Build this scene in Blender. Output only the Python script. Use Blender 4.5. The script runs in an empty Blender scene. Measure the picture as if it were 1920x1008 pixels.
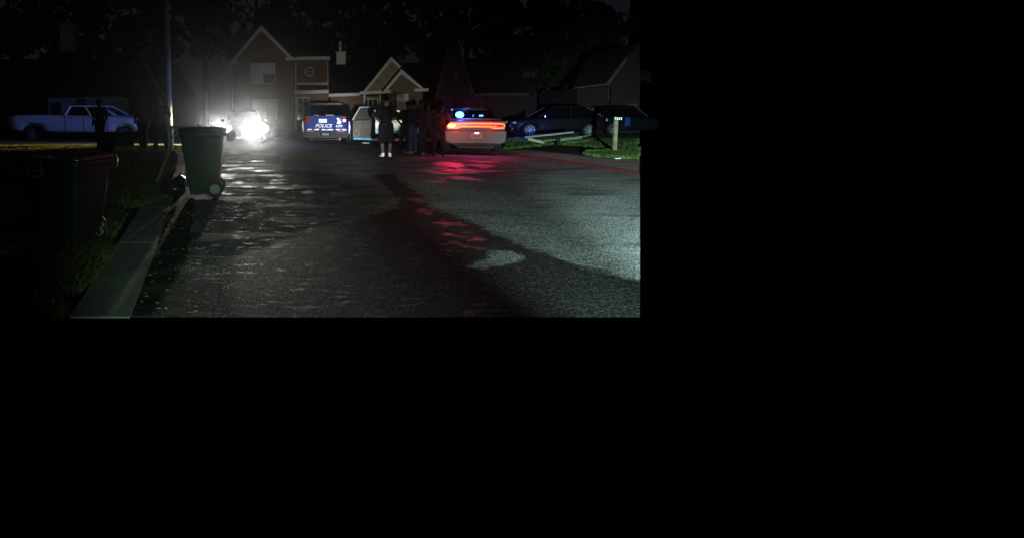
import bpy, bmesh, math, random
import numpy as np
from mathutils import Vector, Matrix, Euler
R = math.radians
sc = bpy.context.scene
col = sc.collection
random.seed(7); np.random.seed(7)

# ------------------------------------------------------------------ camera
CH = 1.3; F = 1000.0; PITCH = math.atan(83/1000.0)
cd = bpy.data.cameras.new("camera"); cam = bpy.data.objects.new("camera", cd); col.objects.link(cam)
cam.location = (0, 0, CH); cam.rotation_euler = (R(90)-PITCH, 0, 0)
cd.sensor_width = 36; cd.lens = F/1920*36
cd.shift_x = (960-600)/1920; cd.shift_y = (297-504)/1920
cd.clip_end = 600; cd.clip_start = 0.05
sc.camera = cam
# ------------------------------------------------------------------ world, exposure
w = bpy.data.worlds.new("World"); sc.world = w; w.use_nodes = True
wn = w.node_tree.nodes; bg = wn["Background"]
sky = wn.new("ShaderNodeTexSky"); sky.sky_type = 'NISHITA'; sky.sun_disc = False
sky.sun_elevation = R(-8); sky.sun_rotation = R(140)
w.node_tree.links.new(sky.outputs[0], bg.inputs[0]); bg.inputs[1].default_value = 0.0002
sc.view_settings.view_transform = 'Standard'; sc.view_settings.look = 'None'
sc.view_settings.exposure = 0; sc.view_settings.gamma = 1
sc.cycles.use_denoising = True
sc.cycles.max_bounces = 5; sc.cycles.volume_bounces = 0
sc.cycles.sample_clamp_indirect = 4
sc.cycles.use_light_tree = True

def light(name, kind, loc, energy, color=(1,1,1), target=None, size=60, blend=.6, radius=.05, parent=None, angle=None):
    d = bpy.data.lights.new(name, kind); d.energy = energy; d.color = color
    if kind == 'SPOT': d.spot_size = R(size); d.spot_blend = blend
    if kind in ('SPOT', 'POINT'): d.shadow_soft_size = radius
    if kind == 'SUN': d.angle = R(angle or 10)
    o = bpy.data.objects.new(name, d); col.objects.link(o); o.location = loc
    if target is not None:
        o.rotation_euler = (Vector(target)-Vector(loc)).to_track_quat('-Z', 'Y').to_euler()
    return o
# the dim orange-grey glow of a city sky, very soft
light("sky_glow", 'SUN', (0, 0, 30), 0.026, (.85, .88, 1.0), (3, 8, 22), angle=120)
# headlights of the vehicle the picture is taken from
light("own_headlight", 'SPOT', (1.55, -.3, .82), 34000, (.64, 1.0, 1.0), (4.95, 6.3, 0.0), size=34, blend=1.0, radius=.08)
light("own_headlight", 'SPOT', (1.55, -.3, .80), 6500, (.66, 1.0, .92), (3.0, 7.4, 0.0), size=32, blend=1.0, radius=.08)
light("own_headlight", 'SPOT', (.2, -.3, .82), 900, (.55, 1.0, .80), (-.5, 9, .1), size=50, blend=1.0, radius=.08)
light("own_headlight_high", 'SPOT', (1.4, -.3, .85), 3200, (1.0, .90, .76), (1.0, 38, 2.6), size=25, blend=1.0, radius=.08)
light("added_suv_spot", 'SPOT', (.6, -.3, 1.0), 24000, (.93, .95, 1.0), (.9, 22.5, .7), size=10.5, blend=1.0, radius=.06)  # unseen narrow spot added to brighten the police vehicle's white markings

# ------------------------------------------------------------------ pixel -> place
CT, ST = math.cos(PITCH), math.sin(PITCH)
def ray(u, v):
    cx = (u-600)/F; cz = -(v-297)/F
    return cx, CT+ST*cz, -ST+CT*cz
def G(u, v, z=0.0):                 # where the sight line meets the level z
    x, y, dz = ray(u, v); t = (z-CH)/dz
    return Vector((x*t, y*t, z))
def W(u, v, Y):                     # where it meets the upright plane y = Y
    x, y, dz = ray(u, v); t = Y/y
    return Vector((x*t, Y, CH+dz*t))

# ------------------------------------------------------------------ materials
def mat(name, color, rough=.6, metal=0.0, var=0.0, vscale=8.0, bump=0.0, bscale=40.0, emit=None, estr=0, coat=0, spec=.5, trans=0, detail=4):
    if rough >= .6 and spec == .5: spec = .1
    m = bpy.data.materials.new(name); m.use_nodes = True
    n = m.node_tree.nodes; l = m.node_tree.links; p = n["Principled BSDF"]
    p.inputs['Base Color'].default_value = (*color, 1); p.inputs['Roughness'].default_value = rough
    p.inputs['Metallic'].default_value = metal; p.inputs['Specular IOR Level'].default_value = spec
    p.inputs['Coat Weight'].default_value = coat
    p.inputs['Transmission Weight'].default_value = trans
    if emit: p.inputs['Emission Color'].default_value = (*emit, 1); p.inputs['Emission Strength'].default_value = estr
    tc = n.new("ShaderNodeTexCoord")
    if var:
        t = n.new("ShaderNodeTexNoise"); t.inputs['Scale'].default_value = vscale; t.inputs['Detail'].default_value = detail
        l.new(tc.outputs['Object'], t.inputs['Vector'])
        r = n.new("ShaderNodeMapRange"); r.inputs[1].default_value = .3; r.inputs[2].default_value = .7
        r.inputs[3].default_value = 1-var; r.inputs[4].default_value = 1+var; l.new(t.outputs['Fac'], r.inputs[0])
        mx = n.new("ShaderNodeVectorMath"); mx.operation = 'SCALE'; mx.inputs[0].default_value = color
        l.new(r.outputs[0], mx.inputs['Scale']); l.new(mx.outputs[0], p.inputs['Base Color'])
    if bump:
        t = n.new("ShaderNodeTexNoise"); t.inputs['Scale'].default_value = bscale; t.inputs['Detail'].default_value = 5
        l.new(tc.outputs['Object'], t.inputs['Vector'])
        b = n.new("ShaderNodeBump"); b.inputs['Strength'].default_value = bump; b.inputs['Distance'].default_value = .02
        l.new(t.outputs['Fac'], b.inputs['Height']); l.new(b.outputs[0], p.inputs['Normal'])
    return m
def brick_mat(name, c1, c2, mortar):
    m = mat(name, c1, .85); n = m.node_tree.nodes; l = m.node_tree.links; p = n["Principled BSDF"]
    g = n.new("ShaderNodeNewGeometry"); s = n.new("ShaderNodeSeparateXYZ"); c = n.new("ShaderNodeCombineXYZ")
    l.new(g.outputs['Position'], s.inputs[0]); a = n.new("ShaderNodeMath"); a.operation = 'ADD'
    l.new(s.outputs[0], a.inputs[0]); l.new(s.outputs[1], a.inputs[1]); l.new(a.outputs[0], c.inputs[0]); l.new(s.outputs[2], c.inputs[1])
    b = n.new("ShaderNodeTexBrick"); l.new(c.outputs[0], b.inputs['Vector'])
    b.inputs['Color1'].default_value = (*c1, 1); b.inputs['Color2'].default_value = (*c2, 1); b.inputs['Mortar'].default_value = (*mortar, 1)
    b.inputs['Scale'].default_value = 1; b.inputs['Brick Width'].default_value = .22; b.inputs['Row Height'].default_value = .075
    b.inputs['Mortar Size'].default_value = .008
    l.new(b.outputs['Color'], p.inputs['Base Color'])
    bp = n.new("ShaderNodeBump"); bp.inputs['Strength'].default_value = .5; bp.inputs['Distance'].default_value = .01; bp.invert = True
    l.new(b.outputs['Fac'], bp.inputs['Height']); l.new(bp.outputs[0], p.inputs['Normal'])
    return m
M = {}
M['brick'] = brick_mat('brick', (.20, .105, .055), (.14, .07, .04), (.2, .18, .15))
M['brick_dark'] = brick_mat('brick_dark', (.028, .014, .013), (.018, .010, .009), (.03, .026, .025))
M['siding'] = mat('siding', (.30, .20, .14), .8, var=.15, vscale=3)
M['trim_dim'] = mat('shaded_trim', (.065, .052, .05), .7, var=.15)  # darker copy of the trim: dimness of the unlit houses put into colour
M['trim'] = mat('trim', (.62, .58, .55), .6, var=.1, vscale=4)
M['stone'] = mat('stone', (.38, .34, .26), .85, var=.25, vscale=2, bump=.4, bscale=12)
M['roof'] = mat('roof', (.018, .017, .018), .9, var=.4, vscale=9, bump=.5, bscale=20)
M['pane'] = mat('window_pane', (.03, .04, .045), .08)
M['blind'] = mat('window_blind', (.50, .50, .49), .6, var=.06, vscale=2)
M['door_dark'] = mat('door_paint', (.06, .07, .06), .5)
M['tin'] = mat('tin', (.5, .48, .46), .5, .3, var=.1)
M['black_paint'] = mat('black_paint', (.005, .005, .007), .4, spec=.2)
M['shaded_roof'] = mat('shaded_roof', (.004, .004, .005), .6, spec=.1)
M['silver_paint'] = mat('silver_paint', (.062, .054, .054), .45, .0, spec=.2, coat=.0, var=.04, vscale=2)
M['blue_paint'] = mat('blue_paint', (.012, .036, .18), .6, spec=.15, coat=.0, var=.08, vscale=2)
M['white_paint'] = mat('white_paint', (.72, .72, .72), .35, coat=.6, var=.04, vscale=3)
M['dark_grey_paint'] = mat('dark_grey_paint', (.005, .005, .008), .45, .0, spec=.1)
M['graphic_white'] = mat('reflective_white', (.88, .9, .92), .4, emit=None)
M['graphic_blue'] = mat('reflective_light_blue', (.12, .50, .85), .4)
M['graphic_red'] = mat('graphic_red', (.5, .03, .04), .4)
M['plastic'] = mat('black_plastic', (.007, .007, .008), .6, var=.2, spec=.15)
M['bumper'] = mat('grey_bumper', (.05, .05, .055), .7, spec=.1, var=.2, vscale=4)
M['rubber'] = mat('rubber', (.015, .015, .015), .8)
M['alloy'] = mat('alloy', (.35, .35, .37), .4, .3)
M['carglass'] = mat('car_glass', (.002, .002, .003), .3, spec=.12)
M['chrome'] = mat('chrome', (.7, .7, .72), .12, 1)
M['red_lens'] = mat('red_lens', (.35, .01, .01), .15, coat=1)
M['clear_lens'] = mat('clear_lens', (.6, .62, .65), .08, .6, coat=1)
M['beige'] = mat('door_panel_beige', (.15, .135, .10), .6, var=.12, vscale=6)
M['green_bin'] = mat('green_plastic', (.012, .022, .014), .6, spec=.08, var=.15, vscale=6, bump=.15, bscale=60)
M['dark_bin'] = mat('dark_bin_plastic', (.010, .013, .014), .55, spec=.12, var=.2, vscale=6, bump=.15, bscale=60)
M['badge'] = mat('badge_print', (.25, .25, .24), .6, var=.3, vscale=40)
M['hub'] = mat('hub_plastic', (.10, .12, .09), .5, var=.2)
M['bag'] = mat('bag_film', (.008, .008, .009), .22, bump=.7, bscale=14)
M['skin'] = mat('skin', (.012, .008, .007), .8, spec=.05, var=.1)
M['skin_mid'] = mat('skin_mid', (.08, .05, .035), .6, spec=.1)
M['skin_light'] = mat('skin_light', (.02, .012, .01), .8, spec=.05, var=.1)
M['tee'] = mat('black_cotton', (.003, .003, .0032), .9, bump=.4, bscale=25, spec=.08)
M['shorts'] = mat('grey_cotton', (.004, .004, .005), .9, bump=.4, bscale=25, spec=.08)
M['uniform'] = mat('navy_cloth', (.003, .003, .005), .85, bump=.4, bscale=25, spec=.08)
M['jeans'] = mat('denim', (.008, .010, .022), .85, bump=.3, bscale=30, spec=.08)
M['pale_cloth'] = mat('pale_cloth', (.06, .065, .065), .8, bump=.3, bscale=30)
M['sock'] = mat('white_cotton', (.78, .86, .86), .8)
M['shoe'] = mat('black_leather', (.004, .004, .004), .8, spec=.05)
M['sneaker'] = mat('pale_sneaker', (.05, .05, .07), .6)
M['hair'] = mat('hair', (.002, .002, .002), .9, spec=.03, bump=.8, bscale=60)
M['badge_metal'] = mat('badge_metal', (.8, .75, .6), .2, 1)
M['wood'] = mat('weathered_wood', (.12, .105, .07), .8, var=.3, vscale=5, bump=.4, bscale=30)
M['pale_wood'] = mat('pale_board', (.20, .20, .15), .7, var=.2, vscale=5)
M['yellow_wood'] = mat('bare_pine', (.5, .42, .2), .7, var=.2, vscale=5)
M['pole'] = mat('pole_wood', (.20, .18, .17), .8, var=.25, vscale=3, bump=.4, bscale=15)
M['bluelit'] = mat('blue_lit_wood', (.20, .24, .36), .7, var=.3, vscale=9)  # blue-white light falling on the post, put into the wood's colour
M['mailbox'] = mat('mailbox_metal', (.004, .004, .004), .7, var=.2, spec=.1)
M['bark'] = mat('bark', (.04, .034, .026), .9, var=.35, vscale=4, bump=.8, bscale=8)
M['grass'] = mat('grass_blade', (.045, .068, .018), .7, var=.5, vscale=1.5)
M['grass_dry'] = mat('dry_grass', (.05, .048, .018), .8, var=.4, vscale=1.5)
M['paper'] = mat('paper', (.85, .85, .85), .8)
M['stem'] = mat('shrub_stem', (.06, .05, .03), .8)
for k, c in (('leaf', (.022, .034, .015)), ('leaf_b', (.03, .036, .018))):
    M[k] = mat(k, c, .6, var=.6, vscale=.6)
M['concrete'] = mat('concrete', (.15, .15, .13), .95, spec=.05, var=.25, vscale=3, bump=.5, bscale=60, detail=8)
M['concrete_tan'] = mat('concrete_tan', (.16, .135, .115), .95, spec=.05, var=.35, vscale=2.2, bump=.6, bscale=50, detail=8)
M['kerb_red'] = mat('reflected_red_kerb', (.045, .008, .007), .6, var=.4, vscale=5)
M['dirt'] = mat('dirt', (.018, .02, .014), .95, var=.5, vscale=3, bump=.8, bscale=30, detail=8)
M['led'] = mat('head_lamp_glow', (1, 1, 1), .3, emit=(1, .97, .9), estr=70)
M['led_b'] = mat('fog_lamp_glow', (1, 1, 1), .3, emit=(.92, .97, 1), estr=50)
M['tail'] = mat('tail_lamp_glow', (.6, .02, .01), .3, emit=(1, .11, .008), estr=6)
M['brake'] = mat('brake_lamp_glow', (.6, .02, .01), .3, emit=(1, .09, .035), estr=16)
M['tail_dim'] = mat('tail_lamp_inner', (.05, .002, .002), .3, emit=(1, .01, .004), estr=.25)
M['blue_led'] = mat('blue_flasher_glow', (.1, .2, 1), .3, emit=(.012, .13, 1), estr=40)
M['cyan_led'] = mat('cyan_flasher_glow', (.1, .4, 1), .3, emit=(.0, .30, .9), estr=2.2)
M['plate_glow'] = mat('plate_lamp_glow', (1, .8, .6), .3, emit=(1, .62, .38), estr=5)
M['plate'] = mat('licence_plate', (.18, .17, .15), .6, spec=.1)

# ------------------------------------------------------------------ mesh helpers
class MB:
    def __init__(s): s.v = []; s.f = []
    def add(s, vs, fs):
        b = len(s.v); s.v += [tuple(x) for x in vs]; s.f += [tuple(b+i for i in f) for f in fs]; return s
    def box(s, c, size, rot=None, taper=1.0):
        hx, hy, hz = [a/2 for a in size]; q = Euler(rot).to_matrix() if rot else Matrix.Identity(3)
        vs = []
        for z, k in ((-hz, 1), (hz, taper)):
            for x, y in ((-hx, -hy), (hx, -hy), (hx, hy), (-hx, hy)):
                vs.append(Vector(c)+q @ Vector((x*k, y*k, z)))
        return s.add(vs, [(3, 2, 1, 0), (4, 5, 6, 7), (0, 1, 5, 4), (1, 2, 6, 5), (2, 3, 7, 6), (3, 0, 4, 7)])
    def bar(s, a, b, w_, h_, up=(0, 0, 1)):
        a, b = Vector(a), Vector(b); d = (b-a).normalized(); u = Vector(up)
        if abs(d.dot(u)) > .98: u = Vector((0, 1, 0))
        x = d.cross(u).normalized(); z = x.cross(d)
        vs = [p+x*sx*w_/2+z*sz*h_/2 for p in (a, b) for sx, sz in ((-1, -1), (1, -1), (1, 1), (-1, 1))]
        return s.add(vs, [(3, 2, 1, 0), (4, 5, 6, 7), (0, 1, 5, 4), (1, 2, 6, 5), (2, 3, 7, 6), (3, 0, 4, 7)])
    def rings(s, rings, cap=True, closed=True):
        n = len(rings[0]); vs = [p for r in rings for p in r]; fs = []
        for i in range(len(rings)-1):
            for j in range(n if closed else n-1):
                k = (j+1) % n; fs.append((i*n+j, i*n+k, (i+1)*n+k, (i+1)*n+j))
        if cap: fs.append(tuple(reversed(range(n)))); fs.append(tuple((len(rings)-1)*n+j for j in range(n)))
        return s.add(vs, fs)
    def tube(s, pts, rad, n=8, cap=True):
        pts = [Vector(p) for p in pts]
        if not isinstance(rad, (list, tuple)): rad = [rad]*len(pts)
        rs = []; u = None
        for i, p in enumerate(pts):
            d = (pts[min(i+1, len(pts)-1)]-pts[max(i-1, 0)]).normalized()
            if u is None: u = d.orthogonal().normalized()
            u = (u-d*u.dot(d)).normalized(); v = d.cross(u)
            rs.append([p+(u*math.cos(2*math.pi*k/n)+v*math.sin(2*math.pi*k/n))*rad[i] for k in range(n)])
        return s.rings(rs, cap)
    def ell(s, c, r, n=12, m=8, rot=None):
        q = Euler(rot).to_matrix() if rot else Matrix.Identity(3); rs = []
        for i in range(1, m):
            t = math.pi*i/m
            rs.append([Vector(c)+q @ Vector((r[0]*math.sin(t)*math.cos(2*math.pi*k/n), r[1]*math.sin(t)*math.sin(2*math.pi*k/n), -r[2]*math.cos(t))) for k in range(n)])
        return s.rings(rs, True)
    def prism(s, poly, a, b, axis='y'):       # poly in the other two axes
        def P(p, t): return {'y': (p[0], t, p[1]), 'x': (t, p[0], p[1]), 'z': (p[0], p[1], t)}[axis]
        return s.rings([[P(p, a) for p in poly], [P(p, b) for p in poly]])
    def disc(s, c, r, axis='x', th=.01, n=20, r2=None):
        a = {'x': Vector((1, 0, 0)), 'y': Vector((0, 1, 0)), 'z': Vector((0, 0, 1))}[axis]
        return s.tube([Vector(c)-a*th/2, Vector(c)+a*th/2], [r, r if r2 is None else r2], n)
    def torus(s, c, r, t, axis='x', n=28, m=8):
        a = {'x': 0, 'y': 1, 'z': 2}[axis]; rs = []
        for i in range(n):
            an = 2*math.pi*i/n; ring = []
            for j in range(m):
                bn = 2*math.pi*j/m; rr = r+t*math.cos(bn); h = t*math.sin(bn)
                p = [rr*math.cos(an), rr*math.sin(an)]; p.insert(a, h); ring.append(Vector(c)+Vector(p))
            rs.append(ring)
        rs.append(rs[0]); return s.rings(rs, False)
    def build(s, name, m, parent=None, smooth=False, off=None, sub=0, bevel=0):
        me = bpy.data.meshes.new(name)
        o_ = Vector(off) if off is not None else Vector((0, 0, 0))
        me.from_pydata([tuple(Vector(v)-o_) for v in s.v], [], s.f); me.validate()
        bm = bmesh.new(); bm.from_mesh(me); bmesh.ops.recalc_face_normals(bm, faces=bm.faces); bm.to_mesh(me); bm.free()
        me.materials.append(M[m] if isinstance(m, str) else m)
        if smooth: me.polygons.foreach_set('use_smooth', [True]*len(me.polygons))
        o = bpy.data.objects.new(name, me); col.objects.link(o)
        if parent: o.parent = parent
        if bevel:
            b = o.modifiers.new('bevel', 'BEVEL'); b.width = bevel; b.segments = 2; b.limit_method = 'ANGLE'
        if sub:
            b = o.modifiers.new('sub', 'SUBSURF'); b.levels = sub; b.render_levels = sub
        return o
def bake(o):
    dg = bpy.context.evaluated_depsgraph_get(); ev = o.evaluated_get(dg)
    me = bpy.data.meshes.new_from_object(ev); o.modifiers.clear(); old = o.data; me.name = old.name; o.data = me
    return o
def tag(o, label, cat, group=None, kind=None):
    o['label'] = label; o['category'] = cat
    if group: o['group'] = group
    if kind: o['kind'] = kind
    return o
def thing(name, label, cat, loc=(0, 0, 0), rz=0, group=None):
    o = bpy.data.objects.new(name, None); col.objects.link(o); o.location = loc; o.rotation_euler = (0, 0, R(rz))
    o.empty_display_size = .2
    return tag(o, label, cat, group)
def structure(o, kind='structure'): o['kind'] = kind; return o
def text(name, s, size, m, parent, loc, rot=(90, 0, 0), shear=0, extrude=.003, space=1.0):
    c = bpy.data.curves.new(name, 'FONT'); c.body = s; c.size = size; c.extrude = extrude; c.shear = shear
    c.align_x = 'CENTER'; c.align_y = 'CENTER'; c.space_character = space; c.offset = .006*size*2
    t = bpy.data.objects.new(name, c); col.objects.link(t)
    dg = bpy.context.evaluated_depsgraph_get(); me = bpy.data.meshes.new_from_object(t.evaluated_get(dg))
    bpy.data.objects.remove(t); me.materials.clear(); me.materials.append(M[m] if isinstance(m, str) else m)
    o = bpy.data.objects.new(name, me); col.objects.link(o); o.parent = parent
    o.location = loc; o.rotation_euler = [R(a) for a in rot]
    return o
def gz(x, y):                                   # lawn level
    h = .09
    if x < -3: h -= .20*min(1, max(0, (y-20)/5))
    return h

# ------------------------------------------------------------------ ground (built as far as the photograph looks)
YN = G(600, 594).y
def edge_x(y, z=0): return .6*(y*CT-(z-CH)*ST)
def sheet(name, m, x0, x1, y0, y1, dx, dy, zf, keep=None, poly=None):
    xs = np.arange(x0, x1+1e-6, dx); ys = np.arange(y0, y1+1e-6, dy); b = MB()
    vs = [(min(x, edge_x(y)), y, zf(min(x, edge_x(y)), y)) for y in ys for x in xs]; fs = []
    nx = len(xs)
    for j in range(len(ys)-1):
        for i in range(nx-1):
            a = (j*nx+i, j*nx+i+1, (j+1)*nx+i+1, (j+1)*nx+i)
            if vs[a[0]][0] >= vs[a[1]][0]-1e-6 and vs[a[3]][0] >= vs[a[2]][0]-1e-6: continue
            if keep and not keep(xs[i]+dx/2, ys[j]+dy/2): continue
            fs.append(a)
    b.add(vs, fs); return b.build(name, m, smooth=True)
KL0, KL1 = G(245, 590, .055), G(320, 380, .055)       # road-side edge of the left kerb
KD = (KL1-KL0).normalized()
def kerb_x(y): return KL0.x+(y-KL0.y)*KD.x/KD.y
KW = (G(245, 590, .055)-G(130, 590, .055)).length
RED = [G(u, v) for u, v in ((1200, 328), (1120, 315), (1060, 306), (1000, 297), (945, 290), (900, 287), (840, 281))]
RED = [Vector((edge_x(RED[0].y)-.06, RED[0].y, 0))]+RED[1:]
def red_x(y):
    ps = RED[::-1]
    if y > ps[0].y: return ps[0].x+(y-ps[0].y)*.25
    for a, b in zip(ps, ps[1:]):
        if b.y <= y <= a.y: return a.x+(y-a.y)*(b.x-a.x)/(b.y-a.y)
    return 99
BACK = 27.5
def on_road(x, y):
    if y > BACK: return False
    if y > 22.2 and -22 < x < 14: return True
    return kerb_x(y)-.2 < x < red_x(y)+.05
def zbase(x, y):
    return -.05 if on_road(x, y) else gz(x, y)-.02
g_ = MB()
structure(sheet('ground', 'dirt', -40, 56, G(600, 594, -.06).y, 90, .5, .45, lambda x, y: -.06 if (kerb_x(y)-.9 < x < red_x(y)+1.2 and y < 23) else (gz(x, y)-.02 if y < 22.5 or y > BACK-.3 else -.15)))
# left lawn edge so that the dirt meets the kerb
b = MB()
ys = np.arange(YN, 18.3, .25)
vs = []; fs = []
for y in ys:
    kx = kerb_x(y)-KW
    vs += [(kx-1.4, y, .073), (kx-.7, y, .065+.012*random.random()), (kx-.02+.03*(random.random()-.5), y, .05)]
for i in range(len(ys)-1):
    for k in (0, 1): fs.append((i*3+k, i*3+k+1, i*3+k+4, i*3+k+3))
b.add(vs, fs); structure(b.build('lawn_verge', 'dirt', smooth=True))

# road material: old asphalt, pale and rough where dry, dark and glossier where wet
def road_material():
    m = bpy.data.materials.new('asphalt'); m.use_nodes = True; n = m.node_tree.nodes; l = m.node_tree.links; p = n["Principled BSDF"]
    tc = n.new("ShaderNodeTexCoord"); at = n.new("ShaderNodeAttribute"); at.attribute_name = 'wet'
    def noise(scale, det=2, rough=.5, vec=None):
        t = n.new("ShaderNodeTexNoise"); t.inputs['Scale'].default_value = scale; t.inputs['Detail'].default_value = det; t.inputs['Roughness'].default_value = rough
        l.new(vec or tc.outputs['Object'], t.inputs['Vector']); return t.outputs['Fac']
    def mr(src, a, b_, c, d):
        r = n.new("ShaderNodeMapRange"); r.inputs[1].default_value = a; r.inputs[2].default_value = b_; r.inputs[3].default_value = c; r.inputs[4].default_value = d
        l.new(src, r.inputs[0]); return r.outputs[0]
    def math_(op, a, b_):
        q = n.new("ShaderNodeMath"); q.operation = op
        for i, x in enumerate((a, b_)):
            if isinstance(x, (int, float)): q.inputs[i].default_value = x
            else: l.new(x, q.inputs[i])
        return q.outputs[0]
    mp = n.new("ShaderNodeMapping"); mp.inputs['Scale'].default_value = (.5, 1.5, 1); l.new(tc.outputs['Object'], mp.inputs[0])
    wetn = math_('ADD', at.outputs['Fac'], mr(noise(3.5, 6, .65), .25, .75, -.22, .22))
    patch = mr(noise(1.1, 5, .6, mp.outputs[0]), .52, .66, 0, .75)      # damp streaks elsewhere
    wet = math_('MAXIMUM', mr(wetn, .42, .60, 0, 1), patch)
    v = n.new("ShaderNodeTexVoronoi"); v.inputs['Scale'].default_value = 88; l.new(tc.outputs['Object'], v.inputs['Vector'])
    sep = n.new("ShaderNodeSeparateColor"); l.new(v.outputs['Color'], sep.inputs[0])
    grain = mr(math_('POWER', sep.outputs[0], 2.5), 0, 1, .38, 2.5)
    big = mr(noise(.9, 5, .6), .3, .7, .75, 1.2)
    tone = math_('MULTIPLY', grain, big)
    base = mr(wet, 0, 1, .125, .020)
    ap = n.new('ShaderNodeAttribute'); ap.attribute_name = 'pool'; pool = math_('ADD', ap.outputs['Fac'], mr(noise(8, 6, .75, mp.outputs[0]), .3, .7, -.5, .55))
    val = math_('MULTIPLY', tone, base)
    cmb = n.new("ShaderNodeCombineColor")
    l.new(val, cmb.inputs[0]); l.new(math_('MULTIPLY', val, .99), cmb.inputs[1]); l.new(math_('MULTIPLY', val, .94), cmb.inputs[2])
    l.new(cmb.outputs[0], p.inputs['Base Color'])
    rg = math_('ADD', mr(wet, 0, 1, .9, .84), mr(sep.outputs[1], .0, .035, -.25, 0)); rg = math_('SUBTRACT', rg, mr(pool, .2, .85, 0, .40)); l.new(rg, p.inputs['Roughness'])
    l.new(math_('ADD', mr(wet, 0, 1, .0, .01), mr(pool, .2, .85, 0, .40)), p.inputs['Specular IOR Level'])
    hgt = math_('ADD', math_('MULTIPLY', v.outputs['Distance'], -.6), math_('MULTIPLY', noise(22, 4), .9))
    bp = n.new("ShaderNodeBump"); bp.inputs['Strength'].default_value = .5; bp.inputs['Distance'].default_value = .008
    l.new(hgt, bp.inputs['Height']); l.new(bp.outputs[0], p.inputs['Normal'])
    return m
M['road'] = road_material()
WET = [G(*p) for p in ((340, 560), (420, 490), (540, 447), (640, 417), (735, 395), (752, 378), (722, 352), (700, 328), (735, 325), (775, 352), (815, 392), (880, 414), (965, 452), (1045, 486), (1130, 508), (1215, 524), (1300, 600), (1300, 660), (250, 660))]
ISL = [G(*p) for p in ((862, 500), (915, 488), (918, 472), (950, 470), (982, 482), (955, 494), (905, 504))]
def sdist(poly, X, Y):
    px = [p.x for p in poly]; py = [p.y for p in poly]; n = len(poly)
    inside = np.zeros(X.shape, bool); d = np.full(X.shape, 1e9)
    for i in range(n):
        ax, ay, bx, by = px[i], py[i], px[(i+1) % n], py[(i+1) % n]
        c = ((ay > Y) != (by > Y)) & (X < (bx-ax)*(Y-ay)/((by-ay) or 1e-9)+ax); inside ^= c
        t = np.clip(((X-ax)*(bx-ax)+(Y-ay)*(by-ay))/((bx-ax)**2+(by-ay)**2), 0, 1)
        d = np.minimum(d, np.hypot(X-ax-t*(bx-ax), Y-ay-t*(by-ay)))
    return np.where(inside, -d, d)
def road_sheet():
    ysn = np.concatenate([np.arange(YN, 9, .05), np.arange(9, 20, .09), np.arange(20, BACK+.01, .3)])
    b = MB(); vs = []; fs = []; NX = 150
    for y in ysn:
        x0 = kerb_x(y)-.2 if y < 22.2 else max(-22, kerb_x(y)-.2-(y-22.2)*40)
        x1 = min(red_x(y)+.04, edge_x(y)) if y < 22.2 else min(edge_x(y), red_x(y)+.04+(y-22.2)*20, 14)
        for i in range(NX+1): vs.append((x0+(x1-x0)*i/NX, y, 0 if y < 21 else -.0*(y-21)))
    for j in range(len(ysn)-1):
        for i in range(NX): a = j*(NX+1)+i; fs.append((a, a+1, a+NX+2, a+NX+1))
    b.add(vs, fs); o = b.build('road', 'road', smooth=True)
    co = np.array([v.co[:] for v in o.data.vertices]); X, Y = co[:, 0], co[:, 1]
    s1 = sdist(WET, X, Y); s2 = sdist(ISL, X, Y)
    wv = np.clip(.5-s1/.7, 0, 1); wv = np.minimum(wv, np.clip(.5+s2/.3, 0, 1))
    at = o.data.attributes.new('wet', 'FLOAT', 'POINT'); at.data.foreach_set('value', wv.astype(np.float32))
    pv_ = np.zeros(len(X)); rr = random.Random(11)
    EX = [(rr.uniform(405, 640), rr.uniform(284, 365), rr.uniform(6, 26), rr.uniform(1, 2.4)) for _ in range(42)]
    EX += [(rr.gauss(825+(v-395)*.8, 22), v, rr.uniform(4, 16), rr.uniform(1.2, 3)) for v in [rr.uniform(380, 480) for _ in range(26)]]
    EX += [(rr.uniform(780, 930), rr.uniform(300, 345), rr.uniform(8, 30), rr.uniform(.8, 2)) for _ in range(16)]
    for (u, v, ru, rv) in ((842, 309, 30, 5), (868, 321, 46, 4), (905, 311, 24, 3), (795, 397, 16, 6), (833, 419, 22, 4), (897, 447, 11, 3), (878, 588, 16, 4), (780, 375, 14, 5), (960, 300, 40, 3), *EX):
        c = G(u, v); e = G(u+ru, v); f_ = G(u, v-rv); a_ = (e-c).length; b_ = (f_-c).length
        q = ((X-c.x)/a_)**2+((Y-c.y)/b_)**2; pv_ = np.maximum(pv_, np.clip(1.5-q, 0, 1)*(.44 if u < 650 else .52))
    at = o.data.attributes.new('pool', 'FLOAT', 'POINT'); at.data.foreach_set('value', pv_.astype(np.float32))
    structure(o)
road_sheet()
M['tar'] = mat('tar_crack', (.008, .008, .008), .8)
def crack(pts, w_, seed):
    random.seed(seed); b = MB(); P = [G(*p) for p in pts]; L = []
    for a, c in zip(P, P[1:]):
        n = max(2, int((c-a).length/.09))
        for i in range(n): L.append(a.lerp(c, i/n)+Vector((random.gauss(0, .018), random.gauss(0, .03), 0)))
    vs = []; 
    for p in L:
        h = w_*random.uniform(.3, 1.3); vs += [(p.x, p.y-h, .004), (p.x+random.uniform(-.01, .01), p.y+h, .004)]
    b.add(vs, [(2*i, 2*i+1, 2*i+3, 2*i+2) for i in range(len(L)-1)]); structure(b.build('road_crack', 'tar'))
crack([(800, 385), (880, 415), (955, 462), (1000, 492), (1060, 503), (1130, 517), (1198, 528)], .014, 2)
crack([(690, 330), (745, 372), (800, 385)], .016, 3)
crack([(820, 322), (930, 324), (1020, 322)], .03, 4)
crack([(345, 400), (350, 470), (335, 590)], .02, 5)
crack([(1060, 352), (1120, 360), (1198, 378)], .03, 6)
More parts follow.
